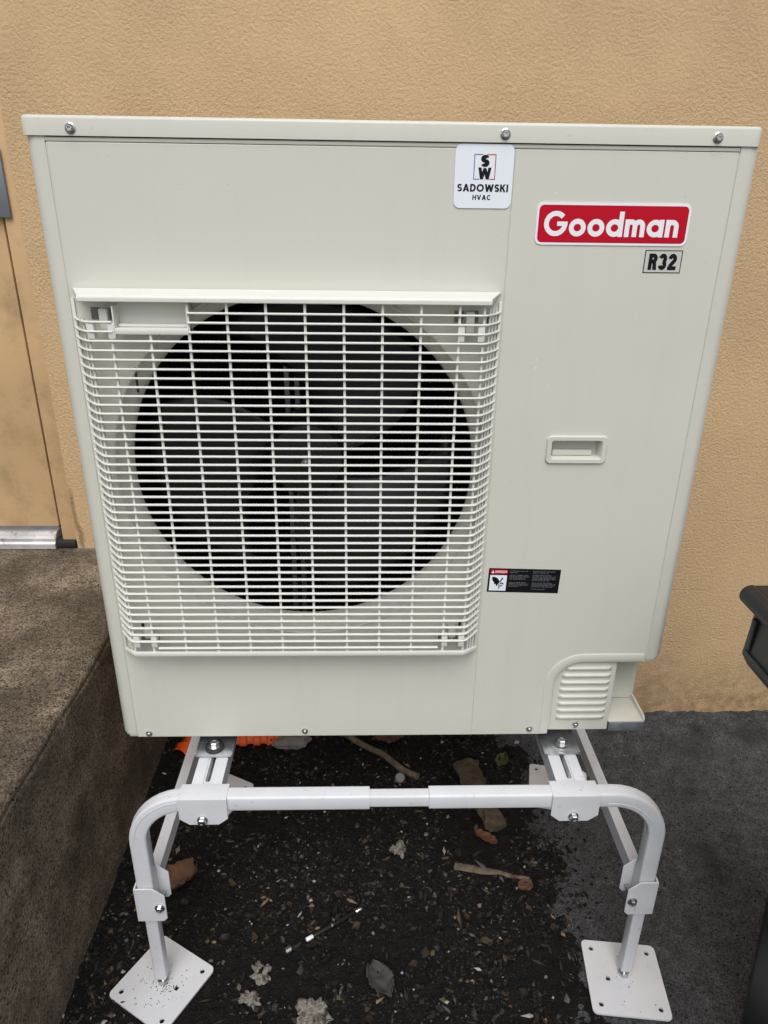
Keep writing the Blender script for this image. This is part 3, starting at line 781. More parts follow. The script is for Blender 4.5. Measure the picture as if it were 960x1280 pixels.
def inkobj(name, bm, material, parent): flip(bm); return bm_obj(name, bm, material, parent, smooth=None, recalc=False)
def sticker(name, x0, x1, z0, z1, r, material, parent, y=.0008, th=.0005):
    bm = bmesh.new(); cx, cz = (x0 + x1) / 2, (z0 + z1) / 2
    prism(bm, [(cx + a, cz + b) for a, b in rrect(x1 - x0, z1 - z0, r, 5)], lambda p: (p[0], y - th, p[1]), lambda p: (p[0], y - .00005, p[1]))
    return bm_obj(name, bm, material, parent, smooth=30)

# installer's sticker
IS = sticker('installer_sticker', .5474, .6245, .8866, .9630, .0085, M_white, U, y=.0001)
IS['label'] = 'white rounded sticker with black S and W logo'
# the photo's sticker reaches right up to the flange
yk = .0001 - .0005 - .00015
bm = bmesh.new(); text(bm, 'SADOWSKI', .5517, .9068, .0092, .21, yk, width=.0676, gap=.10); inkobj('lettering', bm, M_black, IS)
bm = bmesh.new(); text(bm, 'HVAC', .5726, .8968, .0062, .20, yk, width=.0246, gap=.14); inkobj('lettering', bm, M_black, IS)
bm = bmesh.new(); text(bm, 'S', .5812, .9365, .0142, .30, yk - .0002, width=.0112); text(bm, 'W', .5783, .9218, .0140, .235, yk - .0002, width=.0172); inkobj('logo_letters', bm, M_black, IS)
t = .0011
bm = bmesh.new()
for a in ((.5722, .5722 + t, .9212, .9515), (.5722 + t, .5838, .9515 - t, .9515), (.5722 + t, .5800, .9212, .9212 + t)): ink(bm, [(a[0], a[2]), (a[1], a[2]), (a[1], a[3]), (a[0], a[3])], yk)
inkobj('logo_frame', bm, M_blue, IS)
bm = bmesh.new()
for a in ((.6010 - t, .6010, .9212, .9515), (.5890, .6010 - t, .9515 - t, .9515), (.5935, .6010 - t, .9212, .9212 + t)): ink(bm, [(a[0], a[2]), (a[1], a[2]), (a[1], a[3]), (a[0], a[3])], yk)
inkobj('logo_frame', bm, M_red, IS)

# brand badge
BB = sticker('brand_badge', .6608, .8702, .8420, .8952, .0085, M_white, U, th=.0012)
BB['label'] = 'red badge with white rim and white lettering'
bm = bmesh.new(); cx, cz = (.6608 + .8702) / 2, (.8420 + .8952) / 2
ink(bm, [(cx + a, cz + b) for a, b in rrect(.2034, .0472, .0062, 5)], .0008 - .0012 - .0001); inkobj('red_field', bm, M_red, BB)
bm = bmesh.new(); text(bm, 'Goodman', .6716, .8530, .0318, .200, .0008 - .0012 - .0003, width=.1850, gap=.055); inkobj('lettering', bm, M_wtxt, BB)
# refrigerant label
RS = sticker('refrigerant_label', .8160, .8685, .8066, .8366, .0008, M_black, U, th=.0003)
RS['label'] = 'small black-framed label with bold black code'
bm = bmesh.new(); cx, cz = (.8160 + .8685) / 2, (.8066 + .8366) / 2
ink(bm, [(cx + a, cz + b) for a, b in rrect(.0500, .0275, .0004, 1)], .0008 - .0003 - .0001); inkobj('field', bm, M_label, RS)
bm = bmesh.new(); text(bm, 'R32', .8222, .8108, .0215, .25, .0008 - .0003 - .0003, width=.0392, gap=.09, slant=.0, wds={'R': .60, '3': .56, '2': .58}); inkobj('lettering', bm, M_black, RS)
# warning label, turned very slightly as stuck on
WLp = Vector((.6347, .0008, .3440))
WL = bpy.data.objects.new('warning_label', None)
bm = bmesh.new(); prism(bm, [(0, -.0442), (.1195, -.0442), (.1195, 0), (0, 0)], lambda p: (p[0], -.0004, p[1]), lambda p: (p[0], -.00005, p[1]))
WL = bm_obj('warning_label', bm, M_black, U, smooth=30); WL.location = WLp; WL.rotation_euler.y = R(1.6)
WL['label'] = 'black danger label with red header and hand pictogram'
def wl(name, quads, material, y=-.00055):
    bm = bmesh.new()
    for q in quads: ink(bm, q, y)
    return inkobj(name, bm, material, WL)
rq = lambda x0, x1, z0, z1: [(x0, z0), (x1, z0), (x1, z1), (x0, z1)]
wl('red_header', [rq(.0028, .0315, -.0102, -.0020)], M_red)
bm = bmesh.new(); ink(bm, [(.0042, -.0088), (.0092, -.0088), (.0067, -.0036)], -.0007)
def mini(bm, s, x, z, h, w, y):      # small sans capitals for the header
    bars = {'D': [(0, 0, .2, 1), (.2, .8, .55, 1), (.2, 0, .55, .2), (.5, .15, .7, .85)], 'A': [(0, 0, .2, .9), (.5, 0, .7, .9), (.15, .8, .55, 1), (.2, .35, .5, .52)],
            'N': [(0, 0, .2, 1), (.5, 0, .7, 1), (.2, .45, .5, .75)], 'G': [(0, .1, .2, .9), (.1, .8, .7, 1), (.1, 0, .7, .2), (.5, .2, .7, .5)],
            'E': [(0, 0, .2, 1), (.2, .8, .65, 1), (.2, .4, .6, .58), (.2, 0, .65, .2)], 'R': [(0, 0, .2, 1), (.2, .8, .6, 1), (.5, .5, .7, .85), (.2, .4, .6, .56), (.5, 0, .7, .4)]}
    for c in s:
        for k, (a, b, c2, d) in enumerate(bars[c]): ink(bm, rq(x + a * w, x + c2 * w, z + b * h, z + d * h), y - .00002 * k)
        x += w * .92
mini(bm, 'DANGER', .0108, -.0082, .0042, .0036, -.0007)
inkobj('header_lettering', bm, M_wtxt, WL)
wl('pictogram_field', [rq(.0030, .0310, -.0415, -.0125)], M_white)
hand = [(.0062, -.0165), (.0108, -.0158), (.0150, -.0178), (.0180, -.0215), (.0196, -.0245), (.0190, -.0275), (.0172, -.0290), (.0158, -.0330), (.0140, -.0318), (.0136, -.0285), (.0122, -.0300), (.0106, -.0288), (.0100, -.0255), (.0074, -.0225)]
wl('pictogram', [hand, [(.0192, -.0248), (.0232, -.0170), (.0252, -.0172), (.0242, -.0200), (.0205, -.0262)], [(.0198, -.0268), (.0235, -.0262), (.0270, -.0282), (.0262, -.0298), (.0232, -.0285), (.0205, -.0288)],
                 [(.0180, -.0296), (.0196, -.0290), (.0206, -.0340), (.0196, -.0385), (.0184, -.0370), (.0186, -.0330)], [(.0216, -.0300), (.0246, -.0312), (.0232, -.0340), (.0214, -.0330)]], M_black, -.0007)
rng = random.Random(3); rows_ = []
def para_rows(x0, x1, zs, ends):
    for z, e in zip(zs, ends):
        x = x0
        while x < x0 + (x1 - x0) * e - .001:
            l_ = rng.uniform(.0022, .0085); xe = min(x + l_, x0 + (x1 - x0) * e); k = x
            while k < xe - .0003:
                ww = rng.uniform(.0005, .0009); hh = rng.choice((.0010, .0010, .0014)); rows_.append(rq(k, min(k + ww, xe), z, z + hh)); k += ww + .00032
            x = xe + .0011
para_rows(.0350, .0680, [-.0048, -.0076], [.92, .45]); para_rows(.0350, .0680, [-.0128, -.0152, -.0176, -.0200], [.95, 1, .88, .8])
para_rows(.0350, .0680, [-.0262, -.0286, -.0310, -.0334], [.9, 1, .96, .5]); para_rows(.0735, .1150, [-.0048, -.0076], [.9, .62])
para_rows(.0735, .1150, [-.0120, -.0144, -.0168, -.0192, -.0216], [.75, .96, .9, 1, .7]); para_rows(.0735, .1150, [-.0262, -.0286, -.0310, -.0334, -.0380], [.8, 1, .92, .85, .6])
wl('fine_print', rows_, M_grey, -.0006)
# light scuffs in the paint of the service panel
bm = bmesh.new()
for (x, z, l_, a) in ((.676, .668, .010, 62), (.679, .682, .006, 75), (.755, .440, .003, 10), (.797, .373, .0025, 0), (.843, .442, .002, 0), (.6835, .905, .004, 100), (.700, .646, .003, 60)):
    dx, dz = math.cos(R(a)) * l_, math.sin(R(a)) * l_; nx, nz_ = -math.sin(R(a)) * .0005, math.cos(R(a)) * .0005
    ink(bm, [(x, z), (x + dx * .5 + nx, z + dz * .5 + nz_), (x + dx, z + dz), (x + dx * .5 - nx, z + dz * .5 - nz_)], .00065)
tag(inkobj('paint_scuff', bm, M_wtxt, sp), kind='stuff')

# ------------------------------------------------------------------ stand
ST = empty('equipment_stand', (.49, .13, 0), 'white metal stand with bent tube legs and square foot plates under the heat pump', 'stand')
def sp_obj(name, bm, material, parent=None, smooth=40, recalc=True):
    """geometry given in world coordinates, stand origin removed"""
    base = Vector((.49, .13, 0))
    for v in bm.verts: v.co -= base
    return bm_obj(name, bm, material, parent or ST, smooth, recalc)
def hexbolt(p, axis, parent, r=.0075, wash=.012, h=.007, shank=0, name='bolt'):
    bm = bmesh.new()
    lathe(bm, [(wash, 0), (wash, .0016), (wash * .4, .0018)], p, axis, 20)
    lathe(bm, [(r, .0016), (r, h), (r * .82, h + .0012), (r * .45, h + .0012), (r * .4, h + .0004), (.0001, h + .0004)], p, axis, 6)
    if shank: lathe(bm, [(r * .5, -shank), (r * .5, .001)], p, axis, 10, cap0=True)
    return sp_obj(name, bm, M_bolt, parent, 30)
TZ = H0 - .038; LX = (.0405, .9435)
XT = (.160, .789)       # rail centre lines
def leg_side(i, ty, front):
    s = 1 if i == 0 else -1; lx = LX[i]; fz = -1 if front else 1
    # bent outer tube
    Rb = .088; path = []
    xe = (.439, .540)[i]
    path.append((xe, ty, TZ)); path.append((lx + s * (Rb + .01), ty, TZ))
    for k in range(11):
        a = R(9 * k); path.append((lx + s * Rb - s * Rb * math.sin(a), ty, TZ - Rb + Rb * math.cos(a)))
    path.append((lx, ty, H0 - .296))
    bm = bmesh.new(); sweep(bm, path, rrect(.030, .027, .0045, 3), upv=Vector((0, -1, 0)))
    sp_obj('bent_leg_tube', bm, M_stand, smooth=50)
    bm = bmesh.new(); arc_path = [path[k] for k in range(1, 13)]
    for u_ in (-.0152, .0152): sweep(bm, arc_path, [(u_ + a, -.004 + b) for a, b in rrect(.0009, .0022, .0003, 1)], upv=Vector((0, -1, 0)))
    for v_ in (.0138,): sweep(bm, arc_path, [(a + .006, v_ + b) for a, b in rrect(.0022, .0009, .0003, 1)], upv=Vector((0, -1, 0)))
    tag(sp_obj('weld_seam', bm, M_stand, smooth=50), kind='stuff')
    # lower leg sliding inside
    bm = bmesh.new(); sweep(bm, [(lx, ty, H0 - .300), (lx, ty, .030)], rrect(.0225, .0225, .003, 3), upv=Vector((0, -1, 0)))
    leg = sp_obj('lower_leg', bm, M_stand, smooth=50)
    bm = bmesh.new(); lathe(bm, [(.0055, .006), (.0055, .032)], (lx, ty, 0), (0, 0, 1), 12)
    lathe(bm, [(.0105, .008), (.0105, .015), (.009, .0165)], (lx, ty, 0), (0, 0, 1), 6, True, True)
    sp_obj('foot_screw', bm, M_bolt, leg, 30)
    # leg clamp: two cheeks round the tube, bolted on the inner side
    x_in = lx + s * .034
    ch = [(lx - s * .0165, H0 - .228), (lx + s * .014, H0 - .228), (x_in, H0 - .246), (x_in, H0 - .302), (x_in - s * .006, H0 - .309), (lx - s * .0165, H0 - .309)]
    cl = None
    for yy in (ty - .0188, ty + .0163):
        bm = bmesh.new(); dz = 0 if yy < ty else .018
        prism(bm, [(x, z + dz) for x, z in ch], lambda p: (p[0], yy, p[1]), lambda p: (p[0], yy + .0025, p[1]))
        bmesh.ops.bevel(bm, geom=bm.edges[:], offset=.0006, segments=1, affect='EDGES')
        cl = sp_obj('leg_clamp', bm, M_stand, smooth=30)
    bm = bmesh.new(); box(bm, min(lx - s * .0190, lx - s * .0166), max(lx - s * .0190, lx - s * .0166), ty - .0186, ty + .0186, H0 - .3085, H0 - .2285); sp_obj('leg_clamp', bm, M_stand)
    hexbolt((lx + s * .0235, ty - .019 * 1 if front else ty - .019, H0 - .274), (0, -1, 0), cl, .0062, .0088, .006, .045)
    return leg
def foot_plate(x, y, rot, size=.144):
    hs_ = size / 2; loops = [rrect(size, size, .010, 4)]
    for dx, dy in ((1, 1), (-1, 1), (-1, -1), (1, -1)): loops.append([(dx * (hs_ - .018) + a, dy * (hs_ - .018) + b) for a, b in circ(.0048, 10)])
    loops.append([(-.033 + a, -.004 + b) for a, b in ((-.0042, -.0042), (.0042, -.0042), (.0042, .0042), (-.0042, .0042))])
    bm = bmesh.new(); vl = fill_loops(bm, loops, lambda p: (p[0], p[1], .004))
    for vv in vl:
        bt = [bm.verts.new((v.co.x, v.co.y, .0)) for v in vv]
        for i in range(len(vv)): bm.faces.new((vv[i], vv[(i + 1) % len(vv)], bt[(i + 1) % len(vv)], bt[i]))
    bmesh.ops.recalc_face_normals(bm, faces=bm.faces)
    big = max(bm.faces, key=lambda f: f.calc_area())
    if big.normal.z < 0: bmesh.ops.reverse_faces(bm, faces=bm.faces)
    bmesh.ops.rotate(bm, verts=bm.verts, cent=(0, 0, 0), matrix=Matrix.Rotation(R(rot), 3, 'Z'))
    for v in bm.verts: v.co += Vector((x, y, .0030))
    sp_obj('foot_plate', bm, M_plate, recalc=False, smooth=30)
FY, RY = -.110, .375
for front, ty in ((True, FY), (False, RY)):
    for i in (0, 1): leg_side(i, ty, front)
    bm = bmesh.new(); sweep(bm, [(.425, ty, TZ - .0005), (.555, ty, TZ - .0005)], rrect(.0235, .0205, .003, 3), upv=Vector((0, -1, 0)))
    sp_obj('cross_tube', bm, M_stand, smooth=50)
foot_plate(.038, -.1095, 149, .143); foot_plate(.9435, -.118, -6.5, .147)
foot_plate(.047, .372, -28, .145); foot_plate(.9375, .381, -13, .150)
for i in (0, 1):
    xc = XT[i]; s = 1 if i == 0 else -1
    # top rail: inverted channel with a raised slotted web
    loops = [[(xc - .0245, -.0935), (xc + .0245, -.0935), (xc + .0245, .362), (xc - .0245, .362)]]
    for ys_ in ((-.082, -.012), (.25, .34)): 
        loops.append([(xc + x, (ys_[0] + ys_[1]) / 2 + y) for x, y in rrect(.0085, ys_[1] - ys_[0], .0042, 4)])
    bm = bmesh.new(); vl = fill_loops(bm, loops, lambda p: (p[0], p[1], H0 - .0270))
    for k, vv in enumerate(vl):
        bt = [bm.verts.new((v.co.x, v.co.y, H0 - .0295 if k else H0 - .062)) for v in vv]
        for j in range(len(vv)): bm.faces.new((vv[j], vv[(j + 1) % len(vv)], bt[(j + 1) % len(vv)], bt[j]))
    bmesh.ops.recalc_face_normals(bm, faces=bm.faces)
    big = max(bm.faces, key=lambda f: f.calc_area() * abs(f.normal.z))
    if big.normal.z < 0: bmesh.ops.reverse_faces(bm, faces=bm.faces)
    rail = sp_obj('support_rail', bm, M_stand, recalc=False, smooth=30)
    for e in (-.0165, .0165):
        bm = bmesh.new(); box(bm, xc + e - .0095, xc + e + .0095, -.092, -.012, H0 - .0269, H0 - .0252, bev=.0008); sp_obj('rail_rib', bm, M_stand, rail)
    bm = bmesh.new(); box(bm, xc - .0050, xc + .0050, -.081, -.01, H0 - .045, H0 - .044); sp_obj('slot_shadow_strip', bm, M_galv, rail)
    # zinc foot of the unit and its bolt
    bm = bmesh.new(); box(bm, xc - .0335, xc + .0335, -.0265, .05, H0 - .0245, H0 - .0215, bev=.0006)
    box(bm, xc - .0335, xc - .0310, -.0265, .05, H0 - .0214, H0 - .0180); box(bm, xc + .0310, xc + .0335, -.0265, .05, H0 - .0214, H0 - .0180)
    zf = sp_obj('zinc_foot', bm, M_zinc)
    bm = bmesh.new(); c = (xc + (-.002, .004)[i], -.0030, H0 - .0214)
    if i == 0:
        lathe(bm, [(.0175, 0), (.0175, .003), (.016, .004), (.009, .0042)], c, (0, 0, 1), 24, False, True); sp_obj('rubber_washer', bm, M_rubber, zf)
    else:
        lathe(bm, [(.0215, 0), (.0215, .0015), (.020, .002), (.009, .0022)], c, (0, 0, 1), 28, False, True); sp_obj('washer', bm, M_zinc, zf)
    hexbolt((c[0], c[1], c[2] + .0042), (0, 0, 1), zf, .0085, .0125, .008)
    # saddle clamp over the cross tube
    for ty, yf in ((FY, -1), (RY, 1)):
        x0, x1 = xc - .0405, xc + .0405
        bm = bmesh.new(); box(bm, x0, x1, ty - .0178, ty + .0178, TZ + .0140, TZ + .0165, bev=.0007); sc = sp_obj('saddle_clamp', bm, M_stand)
        for yy, low in ((ty - .0180, -.0385), (ty + .0156, -.0445)):
            bm = bmesh.new(); ch = .016
            prism(bm, [(x0, TZ + .0160), (x1, TZ + .0160), (x1, TZ + low + ch * .8), (x1 - ch, TZ + low), (x0 + ch, TZ + low), (x0, TZ + low + ch * .8)], lambda p: (p[0], yy, p[1]), lambda p: (p[0], yy + .0024, p[1]))
            sp_obj('clamp_cheek', bm, M_stand, sc, smooth=30)
        hexbolt((xc + (-.002, -.002)[i], ty - .0182, TZ - .0275), (0, -1, 0), sc, .0072, .0088, .0075, .036)
    # side brace between front and rear leg: angle section
    lx = LX[i]; xa = lx - s * .0115; xb = lx + s * .0085; zt = H0 - .250; t = .0022
    prof = [(xa, zt), (xb, zt), (xb, zt - .034), (xb - s * t, zt - .034), (xb - s * t, zt - t), (xa, zt - t)]
    bm = bmesh.new(); prism(bm, prof, lambda p: (p[0], FY + .0193, p[1]), lambda p: (p[0], RY - .0165, p[1])); sp_obj('side_brace', bm, M_brace, smooth=30)
    bm = bmesh.new(); xp = xb + s * .0005
    prism(bm, [(FY + .018, zt + .004), (FY + .030, zt + .006), (FY + .040, zt - .006), (FY + .040, zt - .052), (FY + .030, zt - .060), (FY + .018, zt - .060)], lambda p: (xp, p[0], p[1]), lambda p: (xp + s * .002, p[0], p[1])); sp_obj('brace_tab', bm, M_stand, smooth=30)

# ------------------------------------------------------------------ wheeled bin at the right edge
BN = empty('wheeled_bin', (1.22, -.46, 0), 'dark green black plastic bin cut off by the right edge of the view', 'bin')
def bin_part(name, bm, material, smooth=35):
    for v in bm.verts: v.co -= Vector((1.22, -.46, 0))
    return bm_obj(name, bm, material, BN, smooth)
bm = bmesh.new(); rings = []
for z, x0, x1, y0, y1, r in ((.03, 1.104, 1.46, -.62, -.222, .03), (.40, 1.080, 1.50, -.655, -.214, .03), (.735, 1.062, 1.52, -.665, -.208, .03), (.755, 1.045, 1.52, -.67, -.205, .03), (.815, .965, 1.53, -.68, -.198, .016), (.828, .958, 1.53, -.682, -.197, .014), (.892, .961, 1.53, -.685, -.198, .014)):
    rings.append([bm.verts.new(((x0 + x1) / 2 + a, (y0 + y1) / 2 + b, z)) for a, b in rrect(x1 - x0, y1 - y0, r, 4)])
for A, B in zip(rings, rings[1:]):
    for i in range(len(A)): bm.faces.new((A[i], A[(i + 1) % len(A)], B[(i + 1) % len(A)], B[i]))
bm.faces.new(rings[0][::-1])
bin_part('bin_body', bm, M_bin, 30)
bm = bmesh.new()
box(bm, .966, 1.545, -.700, -.186, .9205, .9255, bev=.002)
bin_part('bin_lid', bm, M_binlid)
bm = bmesh.new()   # rolled rim along the lid's edge
for x, y0, y1 in ((.962, -.70, -.186),):
    prof = [(x + .0 + .0145 * math.cos(R(a)), .9110 + .0145 * math.sin(R(a))) for a in range(60, 331, 18)]
    inner = [(x + .0120 * math.cos(R(a)), .9110 + .0120 * math.sin(R(a))) for a in range(330, 59, -18)]
    prism(bm, prof + inner, lambda p: (p[0], y0, p[1]), lambda p: (p[0], y1, p[1]))
bin_part('rolled_rim', bm, M_binlid, 60)
for a in ((.9555, .9640, -.6700, -.2120, .8310, .8400), (.9565, .9640, -.2230, -.2120, .8405, .8900), (.9555, .9640, -.4600, -.4480, .8405, .8900)):
    bm = bmesh.new(); box(bm, *a, bev=.002); bin_part('side_rib', bm, M_bin)
for y in (-.60, -.27):
    bm = bmesh.new(); lathe(bm, [(.0001, -.025), (.05, -.025), (.098, -.022), (.10, 0), (.098, .022), (.05, .025), (.0001, .025)], (1.45, y, .10), (0, 1, 0), 28); bin_part('wheel', bm, M_rubber)

# ------------------------------------------------------------------ litter on the soil
def chunk(name, x, y, size, seed, material, label, cat, flat=.45, rot=0, amp=.35, sub=3, group=None, sink=.3):
    bm = bmesh.new(); bmesh.ops.create_icosphere(bm, subdivisions=sub, radius=1)
    for v in bm.verts:
        d = v.co.normalized()
        k = 1 + amp * noise.noise(d * 1.7 + Vector((seed, seed * 2.1, 0))) + amp * .6 * noise.noise(d * 4.3 + Vector((seed, 0, seed)))
        v.co = Vector((d.x * size[0], d.y * size[1], d.z * size[2])) * k
    bmesh.ops.rotate(bm, verts=bm.verts, cent=(0, 0, 0), matrix=Matrix.Rotation(R(rot), 3, 'Z'))
    o = bm_obj(name, bm, material, smooth=35); o.location = (x, y, gz(x, y) + size[2] * (1 - sink)); tag(o, label, cat, group); return o
def stick(name, p0, p1, r0, r1, material, label, cat, seed=1, flat=1.0, n=14, wob=.004, lift=.0, sides=9, rough=.2):
    bm = bmesh.new(); p0, p1 = Vector((*p0, 0)), Vector((*p1, 0)); d = (p1 - p0); side = Vector((-d.y, d.x, 0)).normalized(); c = (p0 + p1) / 2
    base = max(gz(*(p0 + d * k / 6)[:2]) for k in range(7)); rings = []
    for i in range(n + 1):
        u = i / n; r = r0 + (r1 - r0) * u
        q = p0 + d * u + side * wob * noise.noise((u * 3, seed, 0)) * 2
        z = r * flat * .8 + lift * u + wob * .4 * noise.noise((u * 4, seed, 5))
        ring = []
        for j in range(sides):
            a = 2 * PI * j / sides; k = r * (1 + rough * noise.noise((math.cos(a) * 1.5, math.sin(a) * 1.5 + u * 6, seed)))
            ring.append(bm.verts.new(q - c + side * (k * math.cos(a)) + Vector((0, 0, z + k * flat * math.sin(a)))))
        rings.append(ring)
    for A, B in zip(rings, rings[1:]):
        for j in range(sides): bm.faces.new((A[j], A[(j + 1) % sides], B[(j + 1) % sides], B[j]))
    bm.faces.new(rings[0][::-1]); bm.faces.new(rings[-1])
    o = bm_obj(name, bm, material, smooth=50); o.location = (c.x, c.y, base); tag(o, label, cat); return o
def leaf(name, x, y, L_, Wd, rot, seed, material, label, cat, curl=.25, jag=.25, z=.004, tilt=0, lobes=0):
    bm = bmesh.new(); n, m_ = 22, 10; rows = []
    for i in range(n + 1):
        u = i / n; wv = math.sin(PI * min(1, u * .92 + .04)) ** .7
        if lobes: wv *= .55 + .45 * abs(math.sin(u * PI * lobes))
        wv *= 1 + jag * noise.noise((u * 9, seed, 1)); row = []
        for j in range(m_ + 1):
            v = j / m_ * 2 - 1; k = wv * (1 + jag * .5 * noise.noise((u * 12, v * 3, seed)))
            zz = curl * Wd * (v * v) * .8 + curl * L_ * .35 * (u - .5) ** 2 + .004 * noise.noise((u * 5, v * 2.5, seed + 3))
            row.append(bm.verts.new(((u - .5) * L_ + .1 * Wd * noise.noise((v * 2, u * 2, seed)), v * k * Wd / 2, zz)))
        rows.append(row)
    for A, B in zip(rows, rows[1:]):
        for j in range(m_): bm.faces.new((A[j], A[j + 1], B[j + 1], B[j]))
    o = bm_obj(name, bm, material, smooth=60); o.location = (x, y, gz(x, y) + z); o.rotation_euler = (R(tilt), 0, R(rot))
    md = o.modifiers.new('thickness', 'SOLIDIFY'); md.thickness = .0007
    tag(o, label, cat); return o
M_wood = mat('weathered_wood', srgb(108, 97, 78), .8, var=.35, vscale=40, bump=.4, bscale=120, dist=.001, dirt=(srgb(60, 50, 38), .5, .7, 30))
M_bark = mat('bark_wood', srgb(86, 75, 57), .85, var=.4, vscale=35, bump=.5, bscale=90, dist=.002, dirt=(srgb(52, 46, 30), .46, .66, 22))
M_leaf = mat('dry_brown_leaf', srgb(98, 68, 46), .75, var=.3, vscale=30, dirt=(srgb(60, 40, 28), .55, .75, 40))
M_leafo = mat('rust_brown_leaf', srgb(98, 60, 38), .7, var=.3, vscale=40)
M_leafg = mat('green_leaf', srgb(66, 78, 32), .6, var=.3, vscale=50)
M_leafd = mat('dark_grey_leaf', srgb(58, 55, 52), .7, var=.3, vscale=40)
M_paper = mat('dirty_paper', srgb(138, 132, 124), .85, var=.3, vscale=60, bump=.5, bscale=160, dist=.002, dirt=(srgb(48, 42, 36), .46, .62, 60))
M_stone = mat('pale_stone', srgb(128, 118, 110), .8, var=.25, vscale=50, bump=.3, bscale=150, dist=.001)
M_orange = mat('orange_plastic', srgb(232, 92, 22), .45, var=.06, vscale=30)
M_cap = mat('dirty_white_plastic', srgb(138, 138, 134), .5, var=.15, vscale=60)
M_penb = mat('glossy_black_plastic', (.012, .012, .012), .25)

def ribbed_orange(x, y, L_, Wd, rot, label):
    bm = bmesh.new(); n = 40; rows = []
    for i in range(n + 1):
        u = i / n
        row = []
        for v in (-1, -.5, 0, .5, 1):
            zz = .010 + .018 * (1 - v * v) + .0035 * (1 if (i // 4) % 2 else -1)
            row.append(bm.verts.new(((u - .5) * L_, v * Wd / 2 * (1 + .08 * noise.noise((u * 4, v, 1))), zz)))
        rows.append(row)
    for A, B in zip(rows, rows[1:]):
        for j in range(4): bm.faces.new((A[j], A[j + 1], B[j + 1], B[j]))
    o = bm_obj('orange_plastic_piece', bm, M_orange, smooth=30); o.location = (x, y, gz(x, y)); o.rotation_euler = (0, R(4), R(rot))
    md = o.modifiers.new('thickness', 'SOLIDIFY'); md.thickness = .003
    tag(o, label, 'plastic piece')
ribbed_orange(.135, .590, .19, .075, 8, 'ribbed orange plastic piece lying under the cabinet right of the left rail')
ribbed_orange(-.040, .575, .15, .06, 62, 'orange plastic piece beside the landing, left of the left rail')
chunk('pale_stone', .226, .553, (.052, .026, .016), 3, M_stone, 'flat pale grey stone beside the ribbed orange plastic', 'stone', rot=5)
stick('branch', (.360, .600), (.572, .420), .008, .009, M_wood, 'straight pale stick coming out from under the cabinet', 'stick', 2, wob=.006)
leaf('dry_leaf', .020, .100, .095, .075, 40, 5, M_leaf, 'brown dry leaf beside the left front leg clamp', 'leaf', curl=.5, tilt=-14, z=.014)
leaf('dry_leaf', .500, .575, .09, .07, 10, 9, M_leaf, 'brown dry leaf at the near end of the straight pale stick under the cabinet', 'leaf', curl=.3)
stick('bark_piece', (.700, .468), (.752, .250), .034, .026, M_bark, 'thick piece of weathered bark under the right half of the crossbar', 'wood', 4, flat=.45, n=18, wob=.006, sides=14, rough=.5)
leaf('dry_leaf', .722, .222, .06, .032, -38, 13, M_leafo, 'small rust brown lobed leaf at the near end of the bark piece', 'leaf', curl=.3, lobes=3)
leaf('green_leaf', .805, .475, .050, .034, 60, 17, M_leafg, 'small green leaf behind the thick bark piece', 'leaf', curl=.3, z=.008)
stick('flat_stick', (.638, .146), (.805, .112), .0105, .004, M_wood, 'flat grey tapering stick lying on the soil in front of the bark piece', 'stick', 7, flat=.3, wob=.012, rough=.35)
leaf('dry_leaf', .792, .094, .035, .030, 20, 21, M_leaf, 'little tan leaf scrap at the thin tip of the flat grey stick', 'leaf', curl=.2)
leaf('dark_leaf', .462, -.114, .075, .050, -60, 23, M_leafd, 'dark grey triangular leaf on the soil near the bottom edge', 'leaf', curl=.25, jag=.4)
def crumpled(x, y, s, seed, rot, label, asp=1.0):
    bm = bmesh.new(); n = 16; rows = []
    for i in range(n + 1):
        row = []
        for j in range(n + 1):
            u, v = i / n * 2 - 1, j / n * 2 - 1
            a = math.atan2(v, u); lim = .8 + .55 * noise.noise((math.cos(a) * 1.6, math.sin(a) * 1.6, seed)) + .35 * noise.noise((math.cos(a) * 4, math.sin(a) * 4, seed))
            zz = .22 * s * noise.noise((u * 2.3, v * 2.3, seed)) + .12 * s * noise.noise((u * 6, v * 6, seed)) + .10 * s
            k_ = max(abs(u), abs(v)) / max(1e-6, math.hypot(u, v)); row.append(bm.verts.new((u * k_ * s * lim * asp * 1.15, v * k_ * s * lim * 1.15, zz)))
        rows.append(row)
    for A, B in zip(rows, rows[1:]):
        for j in range(n): bm.faces.new((A[j], A[j + 1], B[j + 1], B[j]))
    o = bm_obj('crumpled_paper', bm, M_paper, smooth=25); o.location = (x, y, gz(x, y) + .005); o.rotation_euler.z = R(rot)
    md = o.modifiers.new('thickness', 'SOLIDIFY'); md.thickness = .0008
    tag(o, label, 'paper scrap')
crumpled(.228, -.095, .024, 2, 20, 'crumpled grey paper scrap right of the left foot plate', .8)
crumpled(.214, -.146, .020, 5, 70, 'small crumpled paper scrap nearest the bottom edge beside the left foot plate', .9)
crumpled(.333, -.180, .034, 8, 10, 'largest pale crumpled scrap at the bottom edge of the view', 1.2)
crumpled(.511, .190, .022, 11, 50, 'grey paper scrap on the soil below the middle of the crossbar', .9)
bm = bmesh.new(); lathe(bm, [(.0001, .006), (.010, .006), (.0125, .005), (.0135, 0), (.0135, -.004)], (0, 0, .006), (.25, -.35, 1), 20)
o = bm_obj('bottle_cap', bm, M_cap); o.location = (.525, .424, gz(.525, .424)); tag(o, 'dirty white bottle cap at the near tip of the straight pale stick', 'cap')
